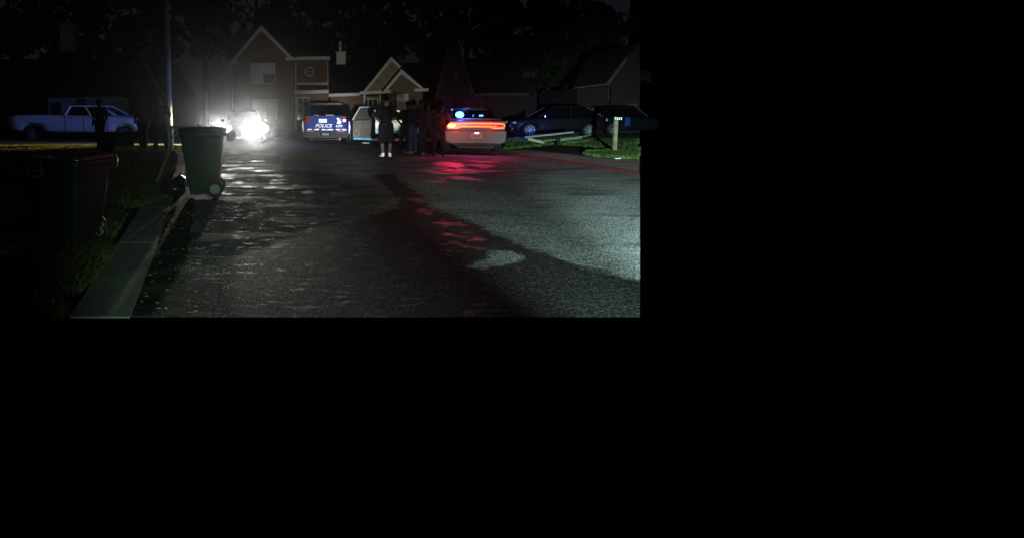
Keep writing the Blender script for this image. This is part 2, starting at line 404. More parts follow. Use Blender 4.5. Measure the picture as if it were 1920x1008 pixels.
# left kerb: broad flat concrete kerb with joints, gutter pan beside it
b = MB(); y = G(200, 592.5, .055).y; vs = []
while y < 9.0:
    y2 = min(y+1.9, 9.05)
    p = [(kerb_x(y)-KW, y), (kerb_x(y), y), (kerb_x(y2-.015), y2-.015), (kerb_x(y2-.015)-KW, y2-.015)]
    b.rings([[(q[0], q[1], .0 if i_ > 1 or y > 4 else .04) for i_, q in enumerate(p)], [(q[0], q[1], .055) for q in p]]); y = y2
structure(b.build('kerb', 'concrete', bevel=.02))
b = MB(); y = 9.5
p = [(kerb_x(9.4)-.5, 9.4), (kerb_x(9.4)+.05, 9.4), (kerb_x(17.5), 17.5), (kerb_x(17.5)-.7, 17.5)]
b.rings([[(q[0], q[1], -.05) for q in p], [(q[0], q[1], .06) for q in p]])
structure(b.build('driveway_apron', 'concrete_tan', bevel=.01))
b = MB(); ys = np.arange(YN, 9.4, .3); random.seed(3); vs = []; fs = []
for y in ys: vs += [(kerb_x(y)-.01, y, .012), (kerb_x(y)+.30+.05*random.random(), y, .006)]
for i in range(len(ys)-1): fs.append((2*i, 2*i+1, 2*i+3, 2*i+2))
b.add(vs, fs); structure(b.build('gutter', mat('gutter_silt', (.03, .032, .026), .95, spec=.02, var=.6, vscale=4, bump=.6, bscale=30, detail=8), smooth=True))
# concrete edging across the far end of the left lawn
b = MB(); A = G(100, 284.5, .1); B_ = G(330, 284.5, .1)
for i in range(6):
    a = A.lerp(B_, i/6); c = A.lerp(B_, (i+.985)/6); b.bar(a-Vector((0, 0, .05)), c-Vector((0, 0, .05)), .14, .14)
structure(b.build('edging', 'concrete', bevel=.015))
# right kerb: face with the red tail-lamp reflection put into its colour, and the concrete apron sloping up to the grass
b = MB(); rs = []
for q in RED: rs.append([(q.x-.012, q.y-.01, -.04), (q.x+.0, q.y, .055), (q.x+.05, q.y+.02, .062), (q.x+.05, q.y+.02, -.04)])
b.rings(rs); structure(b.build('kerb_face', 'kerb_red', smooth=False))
APR = [(1200, 300), (1120, 296), (1060, 289), (1000, 283), (945, 280), (900, 279), (840, 277)]
b = MB(); rs = []; AP = []
for q, (u, v) in zip(RED, APR):
    g = G(u, v, .09)
    if u == 1200: g.x = min(g.x, edge_x(g.y, .09))
    AP.append(g); m_ = (q+g)/2
    rs.append([(q.x+.045, q.y+.018, .058), (m_.x, m_.y, .066), (g.x, g.y, .092)])
b.rings(rs, cap=False, closed=False); structure(b.build('footpath', 'concrete_tan', smooth=True))
# right lawn and driveway behind
b = MB(); rs = []
for g in AP:
    t = [(g.x-.02, g.y-.02, .085)]
    for k in (1, 2, 4, 6): t.append((min(g.x+.9*k, edge_x(g.y+.8*k, .1)), g.y+.8*k, .088))
    rs.append(t)
b.rings(rs, cap=False, closed=False); structure(b.build('verge', 'dirt', smooth=True))
b = MB()
dp = [G(1010, 262, .094), G(1110, 262, .094), G(1199, 262, .094), G(1199, 246, .094), G(1040, 244, .094), G(960, 250, .094)]
b.add(dp, [tuple(range(6))]); structure(b.build('driveway', 'concrete', smooth=False))

# sky: a far backdrop standing beyond the trees
def sky_backdrop():
    m = bpy.data.materials.new('night_sky'); m.use_nodes = True; n = m.node_tree.nodes; l = m.node_tree.links
    n.clear(); o = n.new("ShaderNodeOutputMaterial"); e = n.new("ShaderNodeEmission"); l.new(e.outputs[0], o.inputs[0])
    tc = n.new("ShaderNodeTexCoord"); t = n.new("ShaderNodeTexNoise"); t.inputs['Scale'].default_value = .03; l.new(tc.outputs['Object'], t.inputs[0])
    r = n.new("ShaderNodeMapRange"); r.inputs[3].default_value = .75; r.inputs[4].default_value = 1.25; l.new(t.outputs['Fac'], r.inputs[0])
    e.inputs[0].default_value = (.0050, .0056, .0080, 1); l.new(r.outputs[0], e.inputs[1])
    b = MB(); Y = 130; rows = []
    for z in (-2, 10, 25, 45, 70):
        rows.append([(x, Y+.0005*x*x, z) for x in np.linspace(-100, edge_x(Y, 20)*.985, 20)])
    b.rings(rows, cap=False, closed=False); structure(b.build('sky', m, smooth=True))
sky_backdrop()

# ------------------------------------------------------------------ houses
def wall_poly(parent, off, pts, Y, th, m, name='wall'):
    b = MB(); P = [W(u, v, Y) for u, v in pts]
    b.rings([[(p.x, Y, p.z) for p in P], [(p.x, Y+th, p.z) for p in P]]); return b.build(name, m, parent, off=off)
def band(parent, off, u0, v0, u1, v1, thick_px, Y, depth, m='trim', name='fascia'):
    a = W(u0, v0, Y); c = W(u1, v1, Y); h = thick_px*Y/F; b = MB()
    b.bar((a.x, Y-depth/2, a.z), (c.x, Y-depth/2, c.z), depth, h) if abs(c.x-a.x) < .01 else b.prism([(a.x, a.z-h/2), (c.x, c.z-h/2), (c.x, c.z+h/2), (a.x, a.z+h/2)], Y-depth, Y)
    return b.build(name, m, parent, off=off)
def vtrim(parent, off, u, v0, v1, wpx, Y, depth=.08, m='trim', name='corner_board'):
    a = W(u, v0, Y); c = W(u, v1, Y); w_ = wpx*Y/F/2
    return MB().prism([(a.x-w_, c.z), (a.x+w_, c.z), (a.x+w_, a.z), (a.x-w_, a.z)], Y-depth, Y).build(name, m, parent, off=off)
WIN_TRIM = 'trim'
def window(parent, off, u0, v0, u1, v1, Y, blind=None, mull=1, rows=1, proud=.06):
    a = W(u0, v1, Y); c = W(u1, v0, Y); x0, x1, z0, z1 = a.x, c.x, a.z, c.z; t = .06
    b = MB(); fr = Y-proud
    b.box(((x0+x1)/2, fr, z1), (x1-x0+2*t, .07, t)); b.box(((x0+x1)/2, fr, z0), (x1-x0+2*t, .09, t))
    for x in (x0, x1): b.box((x, fr, (z0+z1)/2), (t, .066, z1-z0-t))
    for i in range(1, mull+1):
        b.box((x0+(x1-x0)*i/(mull+1), fr, (z0+z1)/2), (t*.7, .05, z1-z0-t))
    for i in range(1, rows+1):
        for k in range(mull+1):
            xa = x0+(x1-x0)*k/(mull+1)+t*.36; xb = x0+(x1-x0)*(k+1)/(mull+1)-t*.36
            b.box(((xa+xb)/2, fr, z0+(z1-z0)*i/(rows+1)), (xb-xa, .04, t*.5))
    f = b.build('window', WIN_TRIM, parent, off=off)
    pn = MB().box(((x0+x1)/2, Y-.02, (z0+z1)/2), (x1-x0, .02, z1-z0)).build('pane', 'pane', f, off=off)
    if blind:
        b = MB()
        for (fx0, fz0, fx1, fz1) in blind:
            b.box((x0+(x1-x0)*(fx0+fx1)/2, Y-.036, z0+(z1-z0)*(fz0+fz1)/2), ((x1-x0)*(fx1-fx0)-.01, .01, (z1-z0)*(fz1-fz0)-.01))
        b.build('blind', 'blind', f, off=off)
    return f
def gable_roof(parent, off, uL, vL, uA, vA, uR, vR, Y, back, over=.35):
    A_, L, Rr = W(uA, vA, Y), W(uL, vL, Y), W(uR, vR, Y); t = .12; b = MB()
    for S in (L, Rr):
        b.rings([[(A_.x, Y-over, A_.z+t), (A_.x, Y-over, A_.z), (S.x, Y-over, S.z), (S.x, Y-over, S.z+t)], [(A_.x, Y+back, A_.z+t), (A_.x, Y+back, A_.z), (S.x, Y+back, S.z), (S.x, Y+back, S.z+t)]])
    return b.build('roof', 'roof', parent, off=off)
def rakes(parent, off, uL, vL, uA, vA, uR, vR, tp, Y, depth=.16, m='trim'):
    b = MB(); h = tp*Y/F
    A_, L, Rr = W(uA, vA, Y), W(uL, vL, Y), W(uR, vR, Y)
    for S, d in ((L, 0), (Rr, .004)):
        b.prism([(A_.x, A_.z), (S.x, S.z), (S.x+(h*.5 if S is L else -h*.5), S.z-h*.0), (S.x+(h*1.0 if S is L else -h*1.0), S.z), (A_.x, A_.z-h*1.45)], Y-depth-d, Y-d)
    return b.build('bargeboard', m, parent, off=off)

def house_centre():
    Y = 40.0; base = W(525, 262, Y); base.z = gz(0, Y); off = base
    h = thing('brick_house', 'two storey brick house with steep pale trimmed gable and small round window', 'house', base)
    zb = 262
    wall_poly(h, off, [(433, zb), (552, zb), (551, 112), (490, 56), (434, 117)], Y, 9, 'brick')
    wall_poly(h, off, [(553, zb), (616, zb), (616, 114), (553, 114)], Y+.5, 8, 'brick')
    gable_roof(h, off, 428, 118, 490, 46, 556, 112, Y, 9)
    rakes(h, off, 432, 117, 490, 48, 550, 110, 7, Y-.30)
    # higher main roof behind
    b = MB(); a, c = W(425, 112, Y+2), W(625, 110, Y+2); r0, r1 = W(445, 62, Y+5), W(600, 64, Y+5)
    b.add([(a.x, Y+1.2, a.z), (c.x, Y+1.2, c.z), (r1.x, Y+5, r1.z), (r0.x, Y+5, r0.z), (a.x, Y+9, a.z), (c.x, Y+9, c.z)], [(0, 1, 2, 3), (3, 2, 5, 4), (1, 5, 2), (0, 3, 4)])
    b.build('roof', 'roof', h, off=off)
    band(h, off, 427, 117, 447, 116.5, 5.5, Y-.02, .30, name='eave_return')
    band(h, off, 536, 112, 556, 111, 6.5, Y-.02, .30, name='eave_return')
    band(h, off, 556.5, 111, 619, 110.5, 6, Y-.03, .40)
    band(h, off, 557, 157.5, 613, 157.5, 3, Y+.46, .08, name='band_board')
    wall_poly(h, off, [(556, 172), (616, 172), (613, 161), (558, 161)], Y+.2, .3, 'roof', name='porch_roof')
    band(h, off, 552, 174, 619, 172.5, 6.5, Y-.05, .45)
    vtrim(h, off, 434.5, 121, 262, 1.6, Y-.004); vtrim(h, off, 554.5, 118, 262, 1.8, Y+.40); vtrim(h, off, 614.5, 114, 160, 1.6, Y+.5)
    window(h, off, 471, 120, 515, 157, Y, blind=[(0, 0, .49, 1), (.51, .45, 1, 1)], mull=1, rows=0)
    window(h, off, 475, 187, 519, 225, Y, blind=[(0, 0, .49, 1), (.51, 0, 1, 1)], mull=1, rows=2)
    # round window
    p = W(580, 135, Y+.5); b = MB().torus((p.x, Y+.46, p.z), .31, .045, 'y', 28, 8)
    b.box((p.x, Y+.46, p.z), (.60, .03, .03)); b.box((p.x, Y+.455, p.z), (.03, .03, .60))
    f = b.build('round_window', 'trim', h, off=off); MB().disc((p.x, Y+.48, p.z), .30, 'y', .02).build('pane', 'pane', f, off=off)
    # front door
    window(h, off, 557.5, 184, 579, 225, Y+.5, blind=None, mull=1, rows=2).name = 'glazed_door'
    # chimney
    def chimney(u0, v0, u1, v1, Yc, pipe):
        a, c = W(u0, v1, Yc), W(u1, v0, Yc); b = MB().box(((a.x+c.x)/2, Yc+.35, (a.z+c.z)/2-.3), (c.x-a.x, .7, c.z-a.z+.6))
        b.box(((a.x+c.x)/2, Yc+.35, c.z+.03), (c.x-a.x+.12, .82, .06))
        ch = b.build('chimney', 'tin', h, off=off)
        MB().tube([((a.x+c.x)/2, Yc+.35, c.z), ((a.x+c.x)/2, Yc+.35, c.z+pipe)], .13, 12).build('flue', 'tin', ch, off=off)
    chimney(433, 46, 449, 68, Y+7, .35)
    return h
house_centre()

def house_right():
    Y = 38.0; base = W(708, 258, Y); base.z = gz(0, Y); off = base
    h = thing('brick_house', 'single storey brick house with overlapping twin gables over porch', 'house', base)
    zb = 258
    wall_poly(h, off, [(620, zb), (735, zb), (735, 180), (620, 180)], Y+1.2, 7, 'brick')
    wall_poly(h, off, [(733, zb), (793, zb), (793, 170), (752, 134), (733, 152)], Y, 8, 'brick')
    b = MB(); a, c, r0, r1 = W(616, 176, Y+.8), W(800, 172, Y+.8), W(622, 120, Y+5), W(790, 118, Y+5)
    b.add([(a.x, Y+.8, a.z), (c.x, Y+.8, c.z), (r1.x, Y+5, r1.z), (r0.x, Y+5, r0.z), (a.x, Y+9, a.z), (c.x, Y+9, c.z)], [(0, 1, 2, 3), (3, 2, 5, 4), (1, 5, 2), (0, 3, 4)])
    b.build('roof', 'roof', h, off=off)
    wall_poly(h, off, [(684, 172), (735, 172), (775, 150), (733, 112)], Y+.6, .3, 'siding', name='gable_siding')
    gable_roof(h, off, 678, 174, 733, 105, 782, 160, Y+.6, 6, .2); gable_roof(h, off, 716, 173, 752, 129, 797, 169, Y, 7, .2)
    rakes(h, off, 681, 172, 733, 107, 773, 147, 6, Y+.5); rakes(h, off, 718, 172, 752, 130.5, 794, 167, 6, Y-.15)
    band(h, off, 616, 179.5, 674, 177.5, 5.5, Y+.7, .25); band(h, off, 674.3, 175, 732, 173, 5.5, Y+.4, .3)
    band(h, off, 776, 170, 802, 169, 5.5, Y-.05, .3, name='eave_return')
    for u in (683, 712.5, 728.5): vtrim(h, off, u, 178, 258, 3.5 if u == 683 else 2.2, Y+.6, .14, name='porch_post')
    window(h, off, 744.5, 177.5, 764.5, 214, Y, blind=[(0, 0, 1, 1)], mull=0, rows=1)
    MB().box((W(698, 215, Y+1.2).x, Y+1.16, 1.35), (.95, .06, 2.2)).build('door', 'door_dark', h, off=off)
    window(h, off, 690, 186, 708, 214, Y+1.1, mull=1, rows=1)
    a, c = W(631, 121, Y+3), W(648, 99, Y+3); b = MB().box(((a.x+c.x)/2, Y+3.3, (a.z+c.z)/2), (c.x-a.x, .7, c.z-a.z)); b.box(((a.x+c.x)/2, Y+3.3, c.z+.02), (c.x-a.x+.12, .82, .07))
    ch = b.build('chimney', 'tin', h, off=off); MB().tube([((a.x+c.x)/2-.06, Y+3.3, c.z), ((a.x+c.x)/2-.06, Y+3.3, c.z+.85)], .13, 12).build('flue', 'tin', ch, off=off)
house_right()

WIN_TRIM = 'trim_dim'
def house_steeple():
    Y = 41.0; base = W(870, 250, Y); base.z = gz(0, Y); off = base
    h = thing('brick_house', 'dark brick house with very tall narrow steep gable behind the flashing car', 'house', base)
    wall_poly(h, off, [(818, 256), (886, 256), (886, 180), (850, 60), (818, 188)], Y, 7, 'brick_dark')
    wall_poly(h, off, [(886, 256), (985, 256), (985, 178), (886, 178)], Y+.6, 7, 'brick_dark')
    gable_roof(h, off, 813, 190, 849, 52, 889, 178, Y, 7, .12); rakes(h, off, 815, 188, 849, 54, 888, 176, 3, Y-.08, m='trim_dim')
    b = MB(); a, c, r0, r1 = W(880, 176, Y+.3), W(992, 176, Y+.3), W(872, 108, Y+4), W(970, 112, Y+4)
    b.add([(a.x, Y+.3, a.z), (c.x, Y+.3, c.z), (r1.x, Y+4, r1.z), (r0.x, Y+4, r0.z), (a.x, Y+8, a.z), (c.x, Y+8, c.z)], [(0, 1, 2, 3), (3, 2, 5, 4), (1, 5, 2), (0, 3, 4)])
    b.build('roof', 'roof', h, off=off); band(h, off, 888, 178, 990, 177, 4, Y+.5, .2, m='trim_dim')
    window(h, off, 852, 137, 858, 152, Y, mull=0, rows=1); window(h, off, 832, 186, 846, 208, Y, mull=0, rows=1)
    vtrim(h, off, 903, 181, 256, 1.2, Y+.58, m='trim_dim')
    return h
house_steeple()

def house_left():
    Y = 36.0; base = W(180, 262, Y); base.z = gz(-15, Y); off = base
    h = thing('long_house', 'low dark house with pale stone front and gabled wing behind the pickup', 'house', base)
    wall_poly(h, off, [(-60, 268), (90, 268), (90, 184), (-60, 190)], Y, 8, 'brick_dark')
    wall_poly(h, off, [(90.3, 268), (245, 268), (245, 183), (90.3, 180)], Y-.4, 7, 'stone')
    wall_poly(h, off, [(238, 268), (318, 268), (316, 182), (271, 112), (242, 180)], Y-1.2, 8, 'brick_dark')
    gable_roof(h, off, 234, 184, 271, 106, 318, 182, Y-1.2, 8, .15)
    b = MB(); A_, L, Rr = W(271, 107, Y-1.35), W(241, 176, Y-1.35), W(311, 181, Y-1.35)
    b.prism([(A_.x, A_.z), (Rr.x, Rr.z), (Rr.x-.32, Rr.z), (A_.x-.02, A_.z-.42)], Y-1.5, Y-1.35)
    b.prism([(A_.x-.01, A_.z), (A_.x-.03, A_.z-.09), (L.x+.04, L.z), (L.x, L.z)], Y-1.49, Y-1.36)
    b.build('bargeboard', 'trim_dim', h, off=off)
    b = MB(); a, c, r0, r1 = W(-70, 189, Y-.2), W(250, 181, Y-.7), W(-60, 112, Y+4), W(240, 108, Y+4)
    b.add([(a.x, Y-.7, a.z), (c.x, Y-.7, c.z), (r1.x, Y+4, r1.z), (r0.x, Y+4, r0.z), (a.x, Y+8, a.z), (c.x, Y+8, c.z)], [(0, 1, 2, 3), (3, 2, 5, 4), (1, 5, 2), (0, 3, 4)])
    b.build('roof', 'roof', h, off=off)
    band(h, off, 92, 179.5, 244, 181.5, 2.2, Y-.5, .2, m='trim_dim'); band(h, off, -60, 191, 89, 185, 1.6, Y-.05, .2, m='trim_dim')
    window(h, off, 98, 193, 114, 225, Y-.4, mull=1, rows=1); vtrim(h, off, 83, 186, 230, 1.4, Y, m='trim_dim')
    MB().prism([(W(142, 0, Y).x, .1), (W(160, 0, Y).x, .1), (W(160, 0, Y).x, W(0, 186, Y).z), (W(142, 0, Y).x, W(0, 186, Y).z)], Y-.46, Y-.4).build('door', 'door_dark', h, off=off)
    a, c = W(113, 86, Y+4), W(137, 45, Y+4); b = MB().box(((a.x+c.x)/2, Y+4.4, (a.z+c.z)/2-.2), (c.x-a.x, .8, c.z-a.z+.4)); b.box(((a.x+c.x)/2, Y+4.4, c.z+.03), (c.x-a.x+.14, .94, .07))
    ch = b.build('chimney', 'stone', h, off=off); MB().tube([((a.x+c.x)/2, Y+4.4, c.z), ((a.x+c.x)/2, Y+4.4, c.z+.4)], .13, 12).build('flue', 'tin', ch, off=off)
house_left()

def house_far_right():
    Y = 34.0; base = W(1150, 250, Y); base.z = gz(9, Y); off = base
    h = thing('low_house', 'low dark house with shallow side wing and gable at the right edge', 'house', base)
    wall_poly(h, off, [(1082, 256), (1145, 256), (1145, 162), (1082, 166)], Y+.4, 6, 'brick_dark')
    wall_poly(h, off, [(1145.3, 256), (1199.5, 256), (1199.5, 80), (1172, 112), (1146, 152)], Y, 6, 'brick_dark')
    a = W(1134, 158, Y-.1); c = W(1173, 106, Y-.1); b = MB().prism([(a.x, a.z), (a.x+.22, a.z), (c.x+.02, c.z-.26), (c.x, c.z)], Y-.25, Y-.1); b.build('bargeboard', 'trim_dim', h, off=off)
    band(h, off, 1074, 166, 1143, 158, 2.6, Y+.25, .2, m='trim_dim'); vtrim(h, off, 1140.5, 160, 190, 1.6, Y+.35, name='downpipe', m='trim_dim')
    b = MB(); a, c, r0, r1 = W(1072, 166, Y+.1), W(1146, 158, Y+.1), W(1095, 118, Y+4), W(1150, 112, Y+4)
    b.add([(a.x, Y+.1, a.z), (c.x, Y+.1, c.z), (r1.x, Y+4, r1.z), (r0.x, Y+4, r0.z)], [(0, 1, 2, 3)]); b.build('roof', 'roof', h, off=off)
    window(h, off, 1176, 196, 1192, 226, Y, mull=1, rows=1)
house_far_right()

# ------------------------------------------------------------------ trees
def tree_meshes(seed, H=16, crown=4.6, n=5200, leaf=.26, low=.28):
    rnd = np.random.RandomState(seed); random.seed(seed)
    t = MB(); t.tube([(0, 0, 0), (.1, .05, H*.18), (.0, .1, H*.4), (.2, 0, H*.65), (.1, .1, H*.9)], [.34, .27, .22, .13, .04], 10)
    cl = []
    for i in range(15):
        a = i*2.4+random.random(); zz = H*(low+.05+(.92-low)*i/15); rr = crown*(.45+.5*math.sin(math.pi*min(1, (i+3)/17)))*random.uniform(.7, 1.1)
        e = Vector((math.cos(a)*rr*.72, math.sin(a)*rr*.72, zz+rr*.25)); s0 = Vector((.05, .05, zz-rr*.22))
        t.tube([s0, s0.lerp(e, .5)+Vector((0, 0, .15*rr)), e], [.10, .06, .025], 6)
        for k in range(3): cl.append((e+Vector((rnd.normal()*.9, rnd.normal()*.9, rnd.normal()*.7)), random.uniform(.7, 1.5)))
    cl.append((Vector((0, 0, H)), 1.3))
    cs = np.array([c[0][:] for c in cl]); cr = np.array([c[1] for c in cl])
    idx = rnd.randint(0, len(cl), n); d = rnd.normal(size=(n, 3)); d /= np.linalg.norm(d, axis=1)[:, None]
    rad = cr[idx]*np.cbrt(rnd.uniform(.15, 1, n)); P = cs[idx]+d*rad[:, None]*np.array([1.1, 1.1, .8])
    u = rnd.normal(size=(n, 3)); u /= np.linalg.norm(u, axis=1)[:, None]; v = np.cross(u, rnd.normal(size=(n, 3))); v /= np.linalg.norm(v, axis=1)[:, None]
    s = leaf*rnd.uniform(.6, 1.4, n)[:, None]
    V = np.stack([P-u*s, P-v*s*.45, P+u*s, P+v*s*.45], 1).reshape(-1, 3)
    me = bpy.data.meshes.new('crown'); me.vertices.add(4*n); me.vertices.foreach_set('co', V.ravel()); me.loops.add(4*n); me.loops.foreach_set('vertex_index', np.arange(4*n))
    me.polygons.add(n); me.polygons.foreach_set('loop_start', np.arange(0, 4*n, 4)); me.polygons.foreach_set('loop_total', np.full(n, 4)); me.update()
    return t, me
kinds = []
for i, (s_, H, c_) in enumerate(((1, 17, 5.2), (2, 14, 4.6), (3, 20, 6.0))):
    t, me = tree_meshes(s_, H, c_, 6500, .30); me.materials.append(M['leaf' if i != 1 else 'leaf_b'])
    tr = t.build('trunk', 'bark', smooth=True); kinds.append((tr.data, me)); bpy.data.objects.remove(tr)
spots = [(-60, 52, 2, 1.0), (30, 50, 0, 1.05), (118, 55, 1, 1.25), (205, 50, 2, .95), (300, 57, 0, 1.1), (385, 49, 2, 1.0), (480, 56, 2, 1.12), (565, 58, 0, 1.1), (640, 50, 2, .92),
         (715, 58, 0, 1.15), (790, 52, 2, .98), (870, 58, 0, 1.08), (940, 52, 2, .80), (1010, 58, 1, .95), (1065, 60, 1, .93), (1108, 62, 1, .92)]
WHERE = ['beyond the far left end of the low house', 'rising over the left roof of the low dark house', 'with pale leaves above the stone chimney', 'left of the slender utility pole, behind the gabled wing', 'right behind the slender utility pole', 'left of the two storey house chimney',
         'with bare trunk showing above the steep trimmed gable', 'above the round window part of the two storey house', 'behind the chimney with the tall flue', 'directly behind the overlapping twin gables', 'between the twin gables and the tall narrow gable', 'behind the tall narrow steep gable', 'right of the tall narrow gable, where the sky opens', 'left under the pale patch of sky', 'in the middle under the pale patch of sky', 'right under the pale patch of sky']
for (u, Y, k, sc_), wh in zip(spots, WHERE):
    p = W(u, 250, Y); t = thing('tree', 'tall dark leafy tree '+wh, 'tree', (p.x, Y, 0), random.uniform(0, 360), 'trees behind the houses'); t.scale = (sc_,)*3
    for nm, me in zip(('trunk', 'crown'), kinds[k]):
        o = bpy.data.objects.new(nm, me); col.objects.link(o); o.parent = t

# ------------------------------------------------------------------ vehicles
def wheel(parent, x, y, r, side, w_=.22, spokes=5, m='alloy', double=True):
    b = MB(); rs = []
    for dx, rr in ((-w_/2, r*.70), (-w_/2, r*.93), (-w_*.38, r), (w_*.38, r), (w_/2, r*.93), (w_/2, r*.70)):
        rs.append([(x+dx, y+rr*math.cos(a), r+rr*math.sin(a)) for a in [2*math.pi*k/32 for k in range(32)]])
    b.rings(rs, False)
    wh = b.build('wheel', 'rubber', parent, smooth=True)
    b = MB(); xo = x+side*w_*.40; b.torus((xo, y, r), r*.68, r*.035, 'x', 32, 8); b.disc((xo-side*.02, y, r), r*.13, 'x', .06, 14)
    for k in range(spokes):
        a0 = 2*math.pi*k/spokes+.3
        for da in ((-.14, .14) if double else (0,)):
            a = a0+da; b.bar((xo-side*.01, y+r*.1*math.cos(a0), r+r*.1*math.sin(a0)), (xo, y+r*.68*math.cos(a), r+r*.68*math.sin(a)), .02, r*.075, up=(1, 0, 0))
    b.build('rim', m, wh)
    MB().disc((xo-side*.09, y, r), r*.66, 'x', .02, 24).build('hub_back', 'plastic', wh)
    return wh
def car_body(parent, name, st, m, arches=(), r=.36, sub=1, hw=1, crease=0):
    rs = []
    for (y, w_, zb, zs, zt) in st:
        half = [(0, zb), (w_*.8, zb), (w_*.95, zb+.06), (w_, zb+(zs-zb)*.35), (w_, zb+(zs-zb)*.7), (w_*.965, zs-.04), (w_*.90, zs+.01), (w_*.55, zt), (0, zt+.012)]
        ring = [(x, y, z) for x, z in half]+[(-x, y, z) for x, z in half[-2:0:-1]]
        rs.append(ring)
    b = MB().rings(rs); o = b.build(name, m, parent, smooth=True, sub=sub)
    if arches:
        cut = MB()
        for (x, y, rr) in arches: cut.tube([(x-.34, y, r), (x+.34, y, r)], rr, 32)
        c = cut.build('cut', 'plastic', parent); md = o.modifiers.new('b', 'BOOLEAN'); md.operation = 'DIFFERENCE'; md.object = c; md.solver = 'EXACT'
        md.use_self = True
        bpy.context.view_layer.update(); bake(o); bpy.data.objects.remove(c)
    else: bpy.context.view_layer.update(); bake(o)
    return o
def greenhouse(parent, yF, yf, yr, yR, zb, zt, wb, wt, body_m, glass=True, roofm=None, pw=.07):
    # glass hull, then roof and pillars a little proud of it
    P = {}
    for sx in (-1, 1):
        P['F', sx] = Vector((sx*wb, yF, zb)); P['f', sx] = Vector((sx*wt, yf, zt)); P['r', sx] = Vector((sx*wt, yr, zt)); P['R', sx] = Vector((sx*wb, yR, zb))
    b = MB(); vs = [P[k, s] for s in (-1, 1) for k in 'FfrR']; b.add(vs, [(0, 1, 2, 3), (4, 7, 6, 5), (0, 4, 5, 1), (2, 6, 7, 3), (1, 5, 6, 2), (0, 3, 7, 4)])
    b.build('windows', 'carglass', parent)
    r = MB(); n = 6; rs = []
    for i in range(n+1):
        t = i/n; y = yf+.06+(yr-.06-yf-.06)*t; cr = .05*math.sin(math.pi*(.15+.7*t))
        rs.append([(-wt-.02, y, zt-.03), (-wt, y, zt+.02), (-wt*.5, y, zt+.02+cr), (wt*.5, y, zt+.02+cr), (wt, y, zt+.02), (wt+.02, y, zt-.03)])
    r.rings(rs); r.build('roof', roofm or body_m, parent, smooth=False)
    for sx in (-1, 1):
        o = Vector((sx*.012, 0, 0))
        def pil(a, c, w1, w2, nm='pillar'): MB().bar(a, c, w1, w2).build(nm, body_m, parent)
        pil(P['F', sx]+o, P['f', sx]+o, pw, pw); pil(P['r', sx]+o, P['R', sx]+o, pw*1.5, pw)
        mid = .5; a = P['F', sx].lerp(P['R', sx], mid)+o; c = P['f', sx].lerp(P['r', sx], .52)+o; pil(a, c, pw, pw*.6)
        pil(P['f', sx]+o, P['r', sx]+o, pw*.7, pw*.7, 'roof_rail')

# --- oncoming dark sedan with its lights on
def oncoming():
    p = G(452, 264); r_ = 188
    t = thing('sedan', 'dark sedan facing the viewer with glaring headlights, by the green wheeled bin', 'car', (-3.62, 25.6, 0), r_)
    st = [(-2.4, .72, .35, .75, .95), (-2.25, .88, .25, .85, 1.02), (-1.2, .92, .2, .95, 1.04), (.9, .92, .2, .95, 1.0), (1.6, .9, .22, .85, .92), (2.2, .86, .22, .75, .82), (2.42, .74, .28, .62, .68)]
    car_body(t, 'body', st, 'black_paint', [(s*.85, y, .37) for s in (-1, 1) for y in (-1.45, 1.45)], r=.33)
    greenhouse(t, 1.0, .2, -1.0, -1.75, .96, 1.42, .76, .56, 'black_paint')
    for s in (-1, 1):
        for y in (-1.45, 1.45): wheel(t, s*.80, y, .33, s)
    MB().box((0, 2.40, .5), (.9, .08, .18)).build('grille', 'plastic', t, bevel=.01); MB().box((0, 2.44, .40), (.32, .02, .15)).build('number_plate', 'plate', t)
    MB().box((0, 2.34, .30), (1.5, .16, .14)).build('bumper', 'black_paint', t, bevel=.03)
    hl = MB().ell((-.74, 2.30, .66), (.29, .10, .19)).build('headlight', 'led', t, smooth=True)
    hr = MB().ell((.74, 2.30, .65), (.19, .09, .13)).build('headlight', 'led_b', t, smooth=True)
    for s in (-1, 1): MB().box((s*.98, .75, 1.0), (.18, .1, .13)).build('mirror', 'black_paint', t, bevel=.02)
    MB().tube([(-.52, -.2, 1.47), (.0, .0, 1.49), (.5, -.2, 1.47)], .012, 6).build('roof_strip', 'chrome', t)
    return t
oncoming()
c1 = (-2.9, 23.2, .66); c2 = (-4.37, 23.0, .65)
light("headlight_beam", 'SPOT', c1, 560, (1.0, .93, .78), (-1.6, 10, .2), size=80, blend=1, radius=.1)
light("headlight_beam", 'SPOT', c2, 300, (1.0, .95, .8), (-4.5, 10, .3), size=80, blend=1, radius=.1)
light("headlight_hot_spot", 'SPOT', c1, 11000, (1.0, .97, .88), (0, 0, 1.4), size=15, blend=1, radius=.12)
light("headlight_hot_spot", 'SPOT', c2, 6500, (1.0, .98, .92), (-.4, 0, 1.4), size=15, blend=1, radius=.1)
light("headlight_spill", 'SPOT', (-4.45, 22.9, .75), 3600, (1.0, .92, .45), (-20, 18.6, -.2), size=70, blend=.8, radius=.08)

